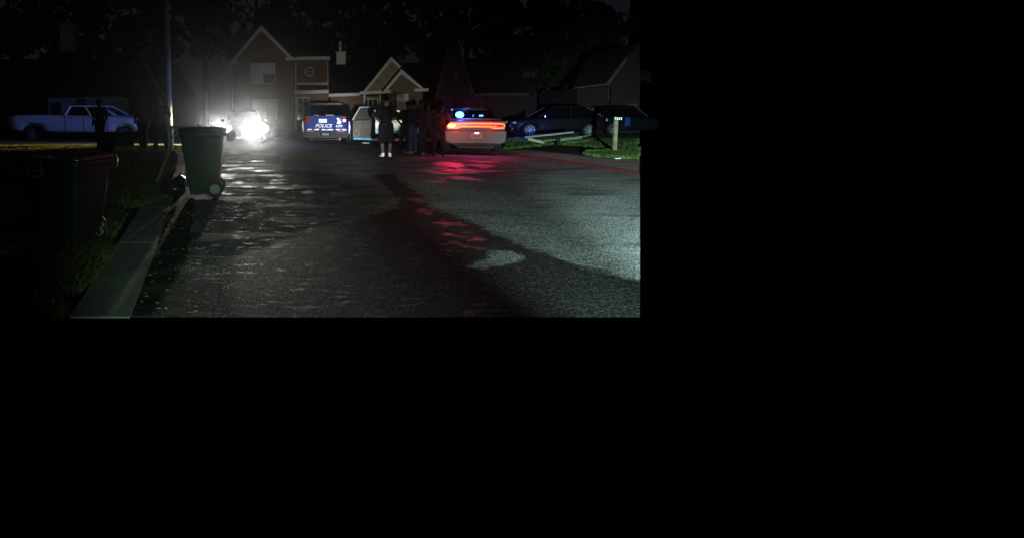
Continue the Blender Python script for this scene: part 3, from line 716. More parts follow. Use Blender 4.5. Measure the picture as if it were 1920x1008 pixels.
# --- dark blue police utility vehicle seen from behind
def police_suv():
    c = G(612, 272); t = thing('police_suv', 'dark blue police utility vehicle seen from behind, white block lettering, side door open', 'police car', (.55, 25.05, 0), -7)
    st = [(-2.5, .86, .42, .92, 1.0), (-2.42, .96, .34, 1.05, 1.10), (-1.6, .99, .26, 1.12, 1.16), (1.2, .99, .26, 1.1, 1.14), (1.9, .97, .26, 1.0, 1.08), (2.45, .88, .3, .85, .95)]
    car_body(t, 'body', st, 'blue_paint', [(s*.9, y, .44) for s in (-1, 1) for y in (-1.5, 1.5)], r=.38)
    greenhouse(t, 1.25, .45, -2.15, -2.42, 1.10, 1.70, .86, .70, 'black_paint', pw=.09)
    for s in (-1, 1):
        for y in (-1.5, 1.5): wheel(t, s*.87, y, .38, s, .24)
    yb = -2.53
    MB().prism([(-.82, .585), (.82, .585), (.86, 1.05), (.74, 1.22), (-.74, 1.22), (-.86, 1.05)], yb-.02, yb+.20).build('tailgate', 'blue_paint', t, bevel=.015)
    b = MB(); b.prism([(-.90, .27), (.90, .27), (.96, .40), (.95, .575), (-.95, .575), (-.96, .40)], yb-.06, yb+.25); b.build('bumper', 'bumper', t, bevel=.03)
    MB().box((0, yb-.065, .44), (.46, .04, .16)).build('number_plate', 'plastic', t); 
    MB().box((0, yb-.088, .44), (.30, .01, .09)).build('plate_print', mat('plate_grey', (.12, .11, .1), .5), t)  # dull grey panel on the number plate
    for s in (-1, 1):
        MB().box((s*.78, yb-.0, 1.06), (.17, .08, .26)).build('tail_light', 'red_lens', t, bevel=.02)
        MB().box((s*.66, yb-.068, .555), (.30, .02, .03)).build('reflector', 'graphic_red', t)
    MB().box((.79, yb-.045, 1.02), (.13, .012, .12)).build('reverse_lamp', 'graphic_white', t)
    b = MB()                                                         # slanted white blocks along the tailgate foot
    for x in (-.68, -.37): b.prism([(x-.13, .61), (x+.06, .61), (x+.10, .665), (x-.08, .665)], yb-.042, yb-.03)
    b.prism([(-.20, .61), (.34, .61), (.28, .665), (.14, .665), (.08, .635), (-.02, .635), (-.06, .665), (-.14, .665)], yb-.042, yb-.03)
    for x in (.50, .76): b.prism([(x-.08, .665), (x+.09, .665), (x+.15, .61), (x-.04, .61)], yb-.042, yb-.03)
    b.build('reflective_blocks', 'graphic_white', t)
    b = MB().prism([(-.17, 0), (.17, 0), (.17, .155), (-.17, .155)], yb-.036, yb-.025)
    b.v = [(x-.12, y, z+.93) for x, y, z in b.v]; pl = b.build('unit_plate', 'graphic_white', t)
    b = MB()
    for k, x in enumerate((-.215, -.15, -.045, .01)): b.box((x, yb-.039, 1.005), (.04, .004, .05))
    b.build('plate_marks', mat('plate_marks', (.35, .42, .55), .5), pl)
    b = MB().prism([(.46, .89), (.62, .87), (.66, .93), (.53, 1.13), (.46, 1.12), (.52, 1.0)], yb-.040, yb-.03); b.build('emblem', 'graphic_white', t)
    b = MB().prism([(.56, 1.11), (.62, 1.10), (.68, .95), (.665, .94)], yb-.040, yb-.03); b.build('emblem_stripe', 'graphic_blue', t)
    text('police_lettering', 'POLICE', .20, 'graphic_white', t, (-.10, yb-.035, .79), shear=.35, space=1.08)
    text('unit_number', '4299', .14, 'graphic_white', t, (.56, yb-.035, .78), shear=.1)
    text('tailgate_slogan', 'To Serve', .05, 'graphic_white', t, (-.40, yb+.0, 1.245), extrude=.002)
    text('tailgate_slogan', 'Our Community', .05, 'graphic_white', t, (.18, yb+.0, 1.245), extrude=.002)
    for s in (-1, 1): MB().box((s*.05, yb+.6, 1.28), (.1, .02, .06)).build('window_lamp', 'red_lens', t)
    b = MB().box((0, -2.2, 1.735), (1.25, .16, .035)); b.build('spoiler', 'black_paint', t, bevel=.01)
    b = MB().bar((-.60, -2.285, 1.745), (.62, -2.285, 1.745), .012, .014); b.build('spoiler_edge', 'chrome', t)
    b = MB().tube([(.985, -2.44, .98), (1.0, -2.38, .70), (.965, -2.40, .45)], [.02, .05, .02], 8); b.build('side_reflector', 'graphic_white', t, smooth=True)
    b = MB().tube([(-.975, -2.46, 1.0), (-1.0, -2.40, .80), (-.955, -2.42, .45)], [.015, .04, .02], 8); b.build('side_reflector', 'graphic_white', t, smooth=True)
    b = MB().box((0, yb-.0, .22), (1.3, .12, .05)); b.build('bumper_skirt', 'chrome', t, bevel=.02)
    for s in (-1, 1): MB().tube([(s*.6, yb-.06, .24), (s*.6, yb+.3, .24)], .05, 14).build('exhaust', 'chrome', t)
    # open door, hinged ahead of the rear wheel
    hx, hy = .99, -.35; q = Matrix.Rotation(R(-10), 3, 'Z')
    def D(x, z, y=0): v = q @ Vector((x, y, 0)); return Vector((hx+v.x, hy+v.y, z*1.12-.20))
    def plate_(pts, y0, y1): 
        b = MB(); b.rings([[D(x, z, y0) for x, z in pts], [D(x, z, y1) for x, z in pts]]); return b
    out = [(.0, .34), (.06, .28), (1.02, .28), (1.06, .5), (1.06, 1.1), (.0, 1.08)]
    d = plate_(out, 0, .09).build('door', 'blue_paint', t, bevel=.01)
    plate_([(.04, .40), (.12, .36), (.98, .36), (1.0, .55), (1.0, 1.08), (.04, 1.06)], -.05, -.002).build('inner_panel', 'beige', d, bevel=.015)
    b = MB(); b.bar(D(.0, 1.08, .04), D(.34, 1.60, .04), .05, .05); b.bar(D(.34, 1.60, .04), D(1.0, 1.62, .04), .05, .04); b.bar(D(1.0, 1.62, .04), D(1.06, 1.1, .04), .05, .05)
    b.build('window_frame', 'tin', d)
    plate_([(.03, 1.1), (.35, 1.58), (.98, 1.60), (1.03, 1.1)], .035, .045).build('window_glass', mat('door_glass', (.055, .058, .045), .4, spec=.1), d)
    b = MB()
    for i in range(18):
        a = 2*math.pi*i/18; 
    pts = [D(.2+.13*math.cos(a), .54+.13*math.sin(a), -.055) for a in [2*math.pi*k/20 for k in range(21)]]
    b.tube(pts, .012, 6); b.build('speaker_ring', 'stone', d, smooth=True)
    b = MB().tube([D(.14, .96, -.07), D(.35, .88, -.09), D(.6, .70, -.09), D(.95, .66, -.07)], [.015, .03, .035, .02], 8); b.build('armrest', mat('armrest_trim', (.2, .16, .14), .6), d, smooth=True)
    MB().tube([D(.48, .95, -.06), D(.56, .95, -.06)], .018, 8).build('handle', 'chrome', d)
    plate_([(.06, .285), (1.02, .285), (1.02, .355), (.06, .355)], -.03, .0).build('sill_trim', 'graphic_blue', d)
    return t
police_suv()

# --- white patrol sedan side-on beyond it
def patrol_sedan():
    t = thing('patrol_sedan', 'white patrol sedan with light blue stripes, side on behind the man in shorts', 'police car', (3.02, 28.6, 0), 84)
    st = [(-2.45, .78, .35, .9, 1.0), (-2.3, .9, .28, .95, 1.06), (-1.3, .94, .22, .98, 1.06), (1.0, .94, .22, .95, 1.02), (1.8, .9, .22, .88, .94), (2.4, .82, .28, .72, .8)]
    car_body(t, 'body', st, 'white_paint', [(s*.86, y, .39) for s in (-1, 1) for y in (-1.45, 1.5)], r=.34)
    greenhouse(t, 1.2, .4, -1.1, -1.95, .98, 1.46, .80, .60, 'white_paint')
    for s in (-1, 1):
        for y in (-1.45, 1.5): wheel(t, s*.82, y, .34, s)
    for z, h_ in ((.90, .09), (.56, .05), (.47, .05)):
        b = MB()
        for s in (-1, 1): b.box((s*.945, -.15, z), (.012, 2.0, h_))
        b.build('stripe', 'graphic_blue', t)
    b = MB().box((0, -.2, 1.58), (1.15, .28, .1)); lb = b.build('light_bar', 'plastic', t, bevel=.03)
    b = MB(); 
    for s in (-1, 1): b.box((s*.42, -.2, 1.60), (.26, .30, .07))
    b.build('light_lens', 'clear_lens', lb, bevel=.02)
    b = MB().bar((.63, -1.2, 1.49), (.63, .45, 1.49), .03, .02); b.build('roof_rail', 'chrome', t)
    for s in (-1, 1):
        MB().box((s*.6, 2.34, .66), (.36, .1, .14)).build('headlight', 'clear_lens', t, bevel=.02); MB().box((s*.62, -2.40, .85), (.34, .08, .14)).build('tail_light', 'red_lens', t, bevel=.02)
patrol_sedan()
light("blue_flasher", 'SPOT', (3.7, 17.7, 1.35), 3000, (.10, .20, .90), (-12.5, 27, .7), size=36, blend=.9, radius=.06)
light("added_warm_fill", 'SPOT', (2.2, 25.3, 1.9), 420, (1.0, .84, .62), (3.7, 27.6, .6), size=95, blend=1, radius=.2)  # unseen fill added to brighten the white sedan's side

# --- silver muscle sedan from behind with brake lamps lit
def charger():
    p = G(889, 292); t = thing('unmarked_sedan', 'silver four door sedan from behind, full width red tail lamp and blue flasher lit', 'police car', (p.x+.45, p.y+2.6, 0), -9)
    st = [(-2.5, .84, .40, .84, 1.02), (-2.44, .92, .33, .92, 1.10), (-2.2, .945, .27, .97, 1.13), (-1.5, .95, .22, 1.0, 1.10), (-.3, .94, .2, .97, 1.02), (1.2, .94, .2, .92, 1.0), (1.9, .93, .22, .86, .94), (2.45, .84, .28, .7, .8)]
    car_body(t, 'body', st, 'silver_paint', [(s*.86, y, .40) for s in (-1, 1) for y in (-1.5, 1.5)], r=.35)
    greenhouse(t, 1.15, .3, -.95, -1.85, 1.03, 1.45, .80, .58, 'shaded_roof', roofm='shaded_roof')  # roof and pillars coloured near black for the dark that falls there
    for s in (-1, 1):
        for y in (-1.5, 1.5): wheel(t, s*.82, y, .35, s, .23)
    yb = -2.53
    # rear face panels
    b = MB().prism([(-.885, .78), (.885, .78), (.905, .98), (.87, 1.07), (-.87, 1.07), (-.905, .98)], yb-.015, yb+.2); b.build('boot_lid', 'silver_paint', t, bevel=.02)
    b = MB().prism([(-.92, .42), (-.70, .345), (.70, .345), (.92, .42), (.935, .77), (-.935, .77)], yb-.07, yb+.25); b.build('bumper', 'silver_paint', t, bevel=.03)
    b = MB().prism([(-.70, .36), (-.62, .27), (.62, .27), (.70, .36), (.60, .385), (-.60, .385)], yb-.09, yb+.2); b.build('diffuser', 'plastic', t, bevel=.01)
    b = MB().tube([(-.80, -2.40, 1.125), (0, -2.46, 1.145), (.80, -2.40, 1.125)], .022, 8); b.build('boot_spoiler', 'silver_paint', t, smooth=True)
    # full width lamp: dark red inner panel, glowing outline
    lamp = MB().prism([(-.86, .84), (-.55, .83), (-.46, .875), (.46, .875), (.55, .83), (.86, .84), (.875, .97), (.80, 1.02), (-.80, 1.02), (-.875, .97)], yb-.03, yb-.014).build('tail_light', 'tail_dim', t)
    path = [(-.85, .86), (-.60, .845), (-.52, .86), (-.44, .895), (0, .90), (.44, .895), (.52, .86), (.60, .845), (.85, .86), (.868, .93), (.845, .985), (.60, .995), (0, 1.005), (-.60, .995), (-.845, .985), (-.868, .93), (-.85, .86)]
    MB().tube([(x, yb-.036, z) for x, z in path], .011, 8).build('lamp_outline', 'tail', lamp, smooth=True)
    MB().ell((-.73, yb-.04, .925), (.125, .03, .066)).build('brake_lamp', 'brake', lamp, smooth=True)
    MB().ell((.66, yb-.03, .925), (.10, .02, .035)).build('lamp_core', 'red_lens', lamp, smooth=True)
    # number plate
    MB().box((.03, yb-.078, .615), (.34, .02, .17)).build('number_plate', 'plate', t, bevel=.004)
    MB().box((.03, yb-.083, .70), (.12, .03, .035)).build('plate_lamp', 'plate_glow', t)
    text('plate_number', '6 218', .085, 'plastic', t, (.03, yb-.091, .60), extrude=.002)
    for s in (-1, 1): MB().tube([(s*.5, yb-.10, .32), (s*.5, yb+.2, .32)], .05, 14).build('exhaust', 'plastic', t)
    b = MB().box((0, yb-.0, .25), (1.1, .2, .03)); b.build('valance', 'bumper', t)
    for s in (-1, 1): MB().box((s*.99, .85, 1.02), (.2, .12, .14)).build('mirror', 'silver_paint', t, bevel=.02)
    # flashers on the rear shelf
    MB().ell((-.44, -1.98, 1.27), (.13, .06, .10)).build('blue_flasher', 'blue_led', t, smooth=True)
    MB().box((.24, -1.93, 1.24), (.12, .03, .05)).build('blue_flasher', 'cyan_led', t); MB().box((-.01, -1.93, 1.24), (.02, .02, .06)).build('blue_flasher', 'cyan_led', t)
    MB().tube([(-.62, -1.2, 1.42), (-.62, -1.2, 1.46)], .03, 8).build('aerial', 'graphic_white', t)
    return t
CHG = charger()
cp = G(889, 292)
light("brake_light", 'SPOT', (cp.x-.72, cp.y-.12, .93), 260, (1, .004, .002), (cp.x-.6, cp.y-9, 0), size=74, blend=1, radius=.09)
light("brake_glow", 'POINT', (cp.x-.62, cp.y-.30, .98), 45, (1, .004, .002), radius=.05)
light("brake_glow", 'POINT', (cp.x+.45, cp.y-.28, .98), 14, (1, .004, .002), radius=.05)
light("tail_light", 'SPOT', (cp.x+.25, cp.y-.12, .93), 40, (1, .008, .004), (cp.x+.6, cp.y-6, 0), size=150, blend=1, radius=.2)
light("blue_flasher", 'POINT', (cp.x-.30, cp.y+.10, 1.40), 60, (.12, .2, 1.0), radius=.05)
light("added_wheel_spot", 'SPOT', (cp.x+1.3, cp.y+1.4, .95), 6000, (.06, .13, 1.0), (G(996, 258, .09).x, G(996, 258, .09).y, .42), size=17, blend=1, radius=.05)  # unseen blue spot added beside the sedan to light the parked car's wheel

# --- dark car with lit alloy wheel, parked nose left
def parked_right():
    p = G(996, 258, .09)
    t = thing('parked_car', 'dark parked car nose left, blue lit alloy front wheel beside the silver sedan', 'car', (p.x+1.55, p.y+1.0, .08), 88)
    st = [(-2.5, .80, .4, .9, 1.0), (-2.3, .92, .3, 1.0, 1.1), (-1.3, .95, .25, 1.05, 1.12), (1.0, .95, .25, 1.0, 1.08), (1.9, .93, .25, .92, .99), (2.4, .85, .3, .76, .84)]
    car_body(t, 'body', st, 'dark_grey_paint', [(s*.87, y, .42) for s in (-1, 1) for y in (-1.5, 1.55)], r=.36)
    greenhouse(t, 1.1, .2, -1.4, -2.2, 1.05, 1.58, .82, .62, 'dark_grey_paint')
    for s in (-1, 1):
        for y in (-1.5, 1.55): wheel(t, s*.86, y, .36, s, .23, 7)
    for s in (-1, 1):
        MB().box((s*.66, 2.30, .76), (.38, .14, .13)).build('headlight', 'clear_lens', t, bevel=.03); MB().ell((s*.72, 2.38, .45), (.08, .04, .06)).build('fog_lamp', 'clear_lens', t, smooth=True)
        MB().box((s*.66, -2.42, .9), (.34, .08, .15)).build('tail_light', 'red_lens', t, bevel=.02)
        MB().box((s*1.0, .8, 1.08), (.2, .12, .14)).build('mirror', 'chrome', t, bevel=.02)
    MB().box((0, 2.42, .6), (1.0, .05, .22)).build('grille', 'chrome', t, bevel=.02); MB().box((0, 2.38, .36), (1.6, .2, .2)).build('bumper', 'dark_grey_paint', t, bevel=.04)
parked_right()
def parked_far():
    p = G(1158, 254, .09)
    t = thing('parked_car', 'very dark parked car behind the numbered post, red tail lamp at its left end', 'car', (p.x+1.0, p.y+.9, .08), -88)
    st = [(-2.2, .80, .4, .95, 1.05), (-2.05, .92, .3, 1.05, 1.12), (-1.2, .95, .25, 1.05, 1.1), (0.6, .95, .25, 1.0, 1.06), (1.25, .93, .25, .92, .99), (1.55, .85, .3, .76, .84)]
    car_body(t, 'body', st, 'black_paint', [(s*.87, y, .42) for s in (-1, 1) for y in (-1.35,)], r=.36)
    greenhouse(t, .7, .1, -1.6, -2.05, 1.05, 1.60, .82, .62, 'black_paint')
    for s in (-1, 1): wheel(t, s*.86, -1.35, .36, s, .23, 5)
    for s in (-1, 1):
        MB().ell((s*.80, -2.10, 1.0), (.12, .09, .26)).build('tail_light', mat('tail_lamp_magenta', (.5, .01, .08), .2, emit=(1, .02, .12), estr=.12), t, smooth=True)
        MB().box((s*.955, -.55, .78), (.02, .30, .5)).build('blue_light_panel', 'blue_paint', t)  # blue light on the dark car's side, put in as a coloured panel
parked_far()

# --- white crew cab pickup
def pickup():
    Y = 27.2; g = W(138, 262, Y); z0 = -.11
    t = thing('pickup_truck', 'white crew cab pickup parked side on, washed in blue light, left lawn', 'pickup', (g.x, Y+1.0, z0), -90)
    # local +Y is the nose (to the right); camera sees its +X side
    L0, L1 = -3.30, 3.28; k = Y*CT/F
    st = [(L0, .96, .52, 1.30, 1.32), (L0+.08, 1.0, .50, 1.36, 1.38), (-1.0, 1.0, .48, 1.36, 1.38), (-.45, 1.0, .44, 1.33, 1.36), (2.0, 1.0, .44, 1.30, 1.36), (2.9, .98, .48, 1.18, 1.28), (L1-.08, .94, .55, 1.05, 1.18), (L1, .86, .6, 1.0, 1.08)]
    car_body(t, 'body', st, 'white_paint', [(s*.9, y, .54) for s in (-1, 1) for y in (-2.08, 2.62)], r=.42)
    greenhouse(t, 2.15, 1.35, -.22, -.42, 1.34, 1.80, .88, .74, 'white_paint', pw=.10)
    for s in (-1, 1):
        for y in (-2.08, 2.62): wheel(t, s*.90, y, .40, s, .26, 6)
    b = MB().box((0, -1.9, 1.375), (1.7, 2.4, .05)); b.build('bed', 'plastic', t)
    for s in (-1, 1):
        b = MB(); 
        for y in (-.40, .55, 1.75): b.box((s*1.0, y, .92), (.012, .018, .80))
        b.build('door_gap', 'plastic', t)
        for y in (-.12, .95): MB().box((s*1.015, y, 1.20), (.03, .22, .04)).build('door_handle', 'plastic', t)
        MB().box((s*.99, .7, .36), (.14, 2.9, .08)).build('running_board', 'plastic', t)
        MB().box((s*1.10, 1.75, 1.42), (.22, .12, .2)).build('mirror', 'white_paint', t, bevel=.02)
        MB().box((s*.80, L1-.03, .98), (.22, .14, .22)).build('headlight', 'clear_lens', t, bevel=.02); MB().box((s*.93, L0-.01, 1.1), (.1, .08, .4)).build('tail_light', 'red_lens', t)
    MB().box((0, L1+.04, .72), (1.8, .2, .22)).build('bumper', 'chrome', t, bevel=.04); MB().box((0, L0-.08, .62), (1.8, .2, .18)).build('bumper', 'plastic', t, bevel=.03)
    MB().box((0, L1, .98), (1.1, .08, .3)).build('grille', 'plastic', t)
pickup()

# ------------------------------------------------------------------ people
def remeshed(name, mb, m, parent, vox=.011, smooth=4):
    o = mb.build(name, m, parent)
    md = o.modifiers.new('r', 'REMESH'); md.mode = 'VOXEL'; md.voxel_size = vox; md.use_smooth_shade = True
    if smooth: s_ = o.modifiers.new('s', 'SMOOTH'); s_.iterations = smooth; s_.factor = .5
    bpy.context.view_layer.update(); return bake(o)
def limb(b, pts, rads, n=12):
    pts = [Vector(p) for p in pts]
    for i in range(len(pts)-1): b.tube([pts[i], pts[i].lerp(pts[i+1], .5), pts[i+1]], [rads[i], (rads[i]+rads[i+1])/2*1.03, rads[i+1]], n)
    for p, r in zip(pts, rads): b.ell(p, (r, r, r), 10, 6)
def person(label, loc, rz, pose=None, h=1.78, clothes='officer', group='people standing in the street', skin='skin', sex=1.0):
    J = dict(pel=(0, 0, .95), chest=(0, .0, 1.30), neck=(0, 0, 1.48), head=(0, .015, 1.655), turn=0,
             hL=(-.10, 0, .93), hR=(.10, 0, .93), kL=(-.12, .03, .50), kR=(.12, .03, .50), aL=(-.13, 0, .09), aR=(.13, 0, .09),
             sL=(-.19, 0, 1.42), sR=(.19, 0, 1.42), eL=(-.26, -.03, 1.14), eR=(.26, -.03, 1.14), wL=(-.27, .06, .90), wR=(.27, .06, .90), tL=0, tR=0)
    if pose: J.update(pose)
    J = {k: (Vector(v) if isinstance(v, tuple) else v) for k, v in J.items()}
    t = thing('person', label, 'person', loc, rz, group); t.scale = (h/1.78,)*3
    b = MB()
    b.ell(J['pel'], (.165, .115, .13)); b.ell((J['pel']+J['chest'])/2, (.15, .10, .17)); b.ell(J['chest'], (.175*sex, .115, .19)); b.ell(J['chest']+Vector((0, 0, .10)), (.18*sex, .10, .10))
    limb(b, [J['chest']+Vector((0, 0, .14)), J['neck'], J['head']-Vector((0, .01, .06))], [.075, .058, .055])
    hd = J['head']; tq = Matrix.Rotation(R(J['turn']), 3, 'Z')
    def H(x, y, z): return hd+tq @ Vector((x, y, z))
    b.ell(H(0, 0, .02), (.077, .098, .105), 16, 10, (0, 0, R(J['turn']))); b.ell(H(0, .03, -.06), (.055, .065, .062)); b.ell(H(0, .102, -.01), (.013, .022, .028)); b.ell(H(0, .09, -.055), (.028, .014, .012))
    for s in (-1, 1): b.ell(H(s*.08, -.005, 0), (.012, .022, .034)); b.ell(H(s*.032, .083, .025), (.016, .012, .012))
    for S in 'LR':
        s = -1 if S == 'L' else 1
        limb(b, [J['s'+S], J['e'+S], J['w'+S]], [.055, .042, .030]); limb(b, [J['h'+S], J['k'+S], J['a'+S]], [.088, .058, .042])
        k, a = J['k'+S], J['a'+S]; b.ell(k.lerp(a, .28)+Vector((0, -.018, 0)), (.055, .055, .11))
        f = Matrix.Rotation(R(J['t'+S]), 3, 'Z'); limb(b, [a+Vector((0, -.02, -.03)), a+f @ Vector((0, .09, -.055)), a+f @ Vector((0, .17, -.065))], [.038, .036, .026])
        wv = J['w'+S]; d = (wv-J['e'+S]).normalized(); sd = d.cross(Vector((0, 1, 0)))
        sd = sd.normalized() if sd.length > .2 else Vector((1, 0, 0)); nn = d.cross(sd)
        b.ell(wv+d*.045, (.036, .022, .045), 10, 6, d.to_track_quat('Z', 'Y').to_euler())
        for i, (o_, ln) in enumerate(((-.027, .062), (-.009, .075), (.009, .07), (.027, .055))):
            r0 = wv+d*.075+nn*o_; m_ = r0+d*ln*.5+sd*.004; e = r0+d*ln*.85+sd*.02; b.tube([r0-d*.02, m_, e], [.0105, .0095, .008], 6)
        r0 = wv+d*.03+nn*-.03; b.tube([r0, r0+d*.03-nn*.022, r0+d*.06-nn*.026], [.012, .011, .009], 6)
    body = remeshed('body', b, skin, t, .0075, 3)
    def torso(g, sleeve, hem=.86):
        c = MB(); c.ell(J['pel']+Vector((0, 0, .02)), (.165+g, .115+g, .12)); c.ell((J['pel']+J['chest'])/2, (.155+g, .105+g, .20)); c.ell(J['chest'], (.178*sex+g, .115+g, .19)); c.ell(J['chest']+Vector((0, 0, .11)), (.175*sex+g, .10+g, .09))
        for S in 'LR':
            e, w_, s_ = J['e'+S], J['w'+S], J['s'+S]
            if sleeve == 'short': limb(c, [s_, s_.lerp(e, .8)], [.064+g, .060+g])
            else: limb(c, [s_, e, e.lerp(w_, .93)], [.060+g, .050+g, .040+g])
        return c
    def legs(g, to, flare=0):
        c = MB(); c.ell(J['pel']-Vector((0, 0, .01)), (.168+g, .122+g, .12))
        for S in 'LR':
            h_, k, a = J['h'+S], J['k'+S], J['a'+S]
            if to == 'knee': limb(c, [h_, h_.lerp(k, .6), k.lerp(a, -.04)], [.10+g, .098+g, .095+g+flare])
            else: limb(c, [h_, k, k.lerp(a, .9)], [.095+g, .068+g, .056+g])
        return c
    def shoes(m, nm='shoe'):
        for S in 'LR':
            a = J['a'+S]; f = Matrix.Rotation(R(J['t'+S]), 3, 'Z'); c = MB(); limb(c, [a+Vector((0, -.03, -.035)), a+f @ Vector((0, .10, -.045)), a+f @ Vector((0, .18, -.052))], [.046, .044, .036]); limb(c, [a+Vector((0, 0, -.02)), a+Vector((0, 0, .05))], [.046, .044]); 
            remeshed(nm, c, m, t, .01, 2)
    def cap(m, nm='hair', g=.01, brim=False):
        c = MB(); c.ell(H(0, -.012, .045), (.080+g, .098+g, .092+g), 16, 10, (0, 0, R(J['turn'])))
        if brim: c.ell(H(0, .11, .045), (.075, .07, .012))
        remeshed(nm, c, m, t, .01, 1)
    if clothes == 'man':
        remeshed('shirt', torso(.018, 'short'), 'tee', t); remeshed('shorts', legs(.022, 'knee', .02), 'shorts', t); shoes('sock', 'sock'); cap('hair')
    elif clothes == 'officer':
        remeshed('shirt', torso(.022, 'short'), 'uniform', t); remeshed('trousers', legs(.010, 'ankle'), 'uniform', t); shoes('shoe'); cap('hair', g=.006)
        c = MB().torus(J['pel']+Vector((0, 0, .07)), .175, .026, 'z', 24, 6); c.v = [(x, y*.78+J['pel'].y*.22, z) for x, y, z in c.v]
        for s in (-1, 1): c.box(J['pel']+Vector((s*.19, 0, .0)), (.05, .09, .16))
        c.build('duty_belt', 'shoe', t, smooth=False)
        MB().ell(J['chest']+Vector((-.08, .145, .06)), (.02, .008, .026)).build('badge', 'badge_metal', t)
    elif clothes == 'casual':
        remeshed('shirt', torso(.02, 'long'), 'tee', t); remeshed('jeans', legs(.008, 'ankle'), 'jeans', t); shoes('sneaker'); cap('hair', g=.012)
        c = MB().ell(J['chest']+Vector((.02, .13, -.02)), (.08, .035, .16)); remeshed('shirt_front', c, 'pale_cloth', t)
    elif clothes == 'jacket':
        remeshed('jacket', torso(.03, 'long'), 'uniform', t); remeshed('trousers', legs(.014, 'ankle'), 'tee', t); shoes('sneaker'); cap('hair', g=.022)
    return t
p = G(723, 295.5)
person('man from behind in black t-shirt, dark baggy shorts and white socks', p, 3, dict(eL=(-.275, -.02, 1.15), eR=(.275, -.02, 1.15), wL=(-.16, .20, 1.05), wR=(.16, .20, 1.05), kL=(-.11, .0, .5), kR=(.13, .0, .5), aL=(-.08, 0, .09), aR=(.12, 0, .09), tL=12, tR=-8, sL=(-.20, 0, 1.43), sR=(.20, 0, 1.43)), h=1.83, clothes='man', sex=1.12, skin='skin_mid')
p = G(759, 288)
person('officer in navy with hand on hip, leaning toward the others, nearest the man in shorts', p, -60, dict(chest=(0, .06, 1.29), neck=(0, .10, 1.47), head=(0, .13, 1.645), sL=(-.19, .06, 1.42), sR=(.19, .08, 1.42), pel=(0, .02, .94), hL=(-.1, .02, .92), hR=(.1, .02, .92), kL=(-.13, -.04, .50), aL=(-.18, -.16, .09), kR=(.10, .04, .5), aR=(.12, .03, .09), eL=(-.36, -.08, 1.18), wL=(-.2, -.02, .98), eR=(.3, .06, 1.15), wR=(.2, .26, 1.1)), h=1.72)
p = G(774, 289)
person('bystander in blue jeans with pale shirt front, between two officers', p, 40, dict(kL=(-.09, .03, .5), kR=(.10, .02, .5), wL=(-.22, .2, 1.0), wR=(.22, .2, 1.0)), h=1.73, clothes='casual', skin='skin_light')
p = G(790, 291)
person('officer in dark uniform with metal badge, turned side on in the middle of the group', p, 75, dict(eR=(.27, .03, 1.16), wR=(.12, .24, 1.2), eL=(-.28, -.02, 1.15), wL=(-.2, .2, 1.08), turn=10), h=1.75)
p = G(802, 292)
person('person with bushy hair and dark jacket, feet apart beside the officer', p, -20, dict(kL=(-.12, .05, .5), aL=(-.15, .0, .09), kR=(.15, .03, .5), aR=(.2, .0, .09), wR=(.3, .15, .95)), h=1.70, clothes='jacket')
p = G(822, 293)
person('officer in dark uniform bending toward the left side of the silver sedan', p, -25, dict(chest=(0, .14, 1.22), neck=(0, .24, 1.36), head=(0, .32, 1.50), sL=(-.19, .18, 1.33), sR=(.19, .18, 1.33), eL=(-.26, .30, 1.08), wL=(-.2, .45, .95), eR=(.25, .32, 1.1), wR=(.15, .5, 1.0), aL=(-.16, -.05, .09)), h=1.70)
p = G(189, 282.5, gz(-8, 19))
person('lone officer standing in front of the white pickup, thumb at his belt', p, 160, dict(eL=(-.29, -.02, 1.16), wL=(-.24, .07, .93), eR=(.30, -.04, 1.15), wR=(.24, .06, .95), kL=(-.10, .05, .5), aL=(-.10, .06, .09), kR=(.11, .0, .5), aR=(.13, -.08, .09)), h=1.72, clothes='officer', group='people standing in the street')

p = G(269, 283, .09)
person('dark figure standing with legs together between the lone officer and the utility pole', p, 175, dict(kL=(-.07, .0, .5), kR=(.07, .0, .5), aL=(-.07, 0, .09), aR=(.07, .0, .09), wL=(-.2, .16, 1.0), wR=(.2, .16, 1.0)), h=1.72)
p = G(302, 285, .09)
person('dark figure standing with feet apart right beside the utility pole', p, 200, dict(kL=(-.14, .02, .5), kR=(.14, .0, .5), aL=(-.17, 0, .09), aR=(.17, .0, .09), eL=(-.3, -.05, 1.17), wL=(-.18, .1, 1.0)), h=1.76)

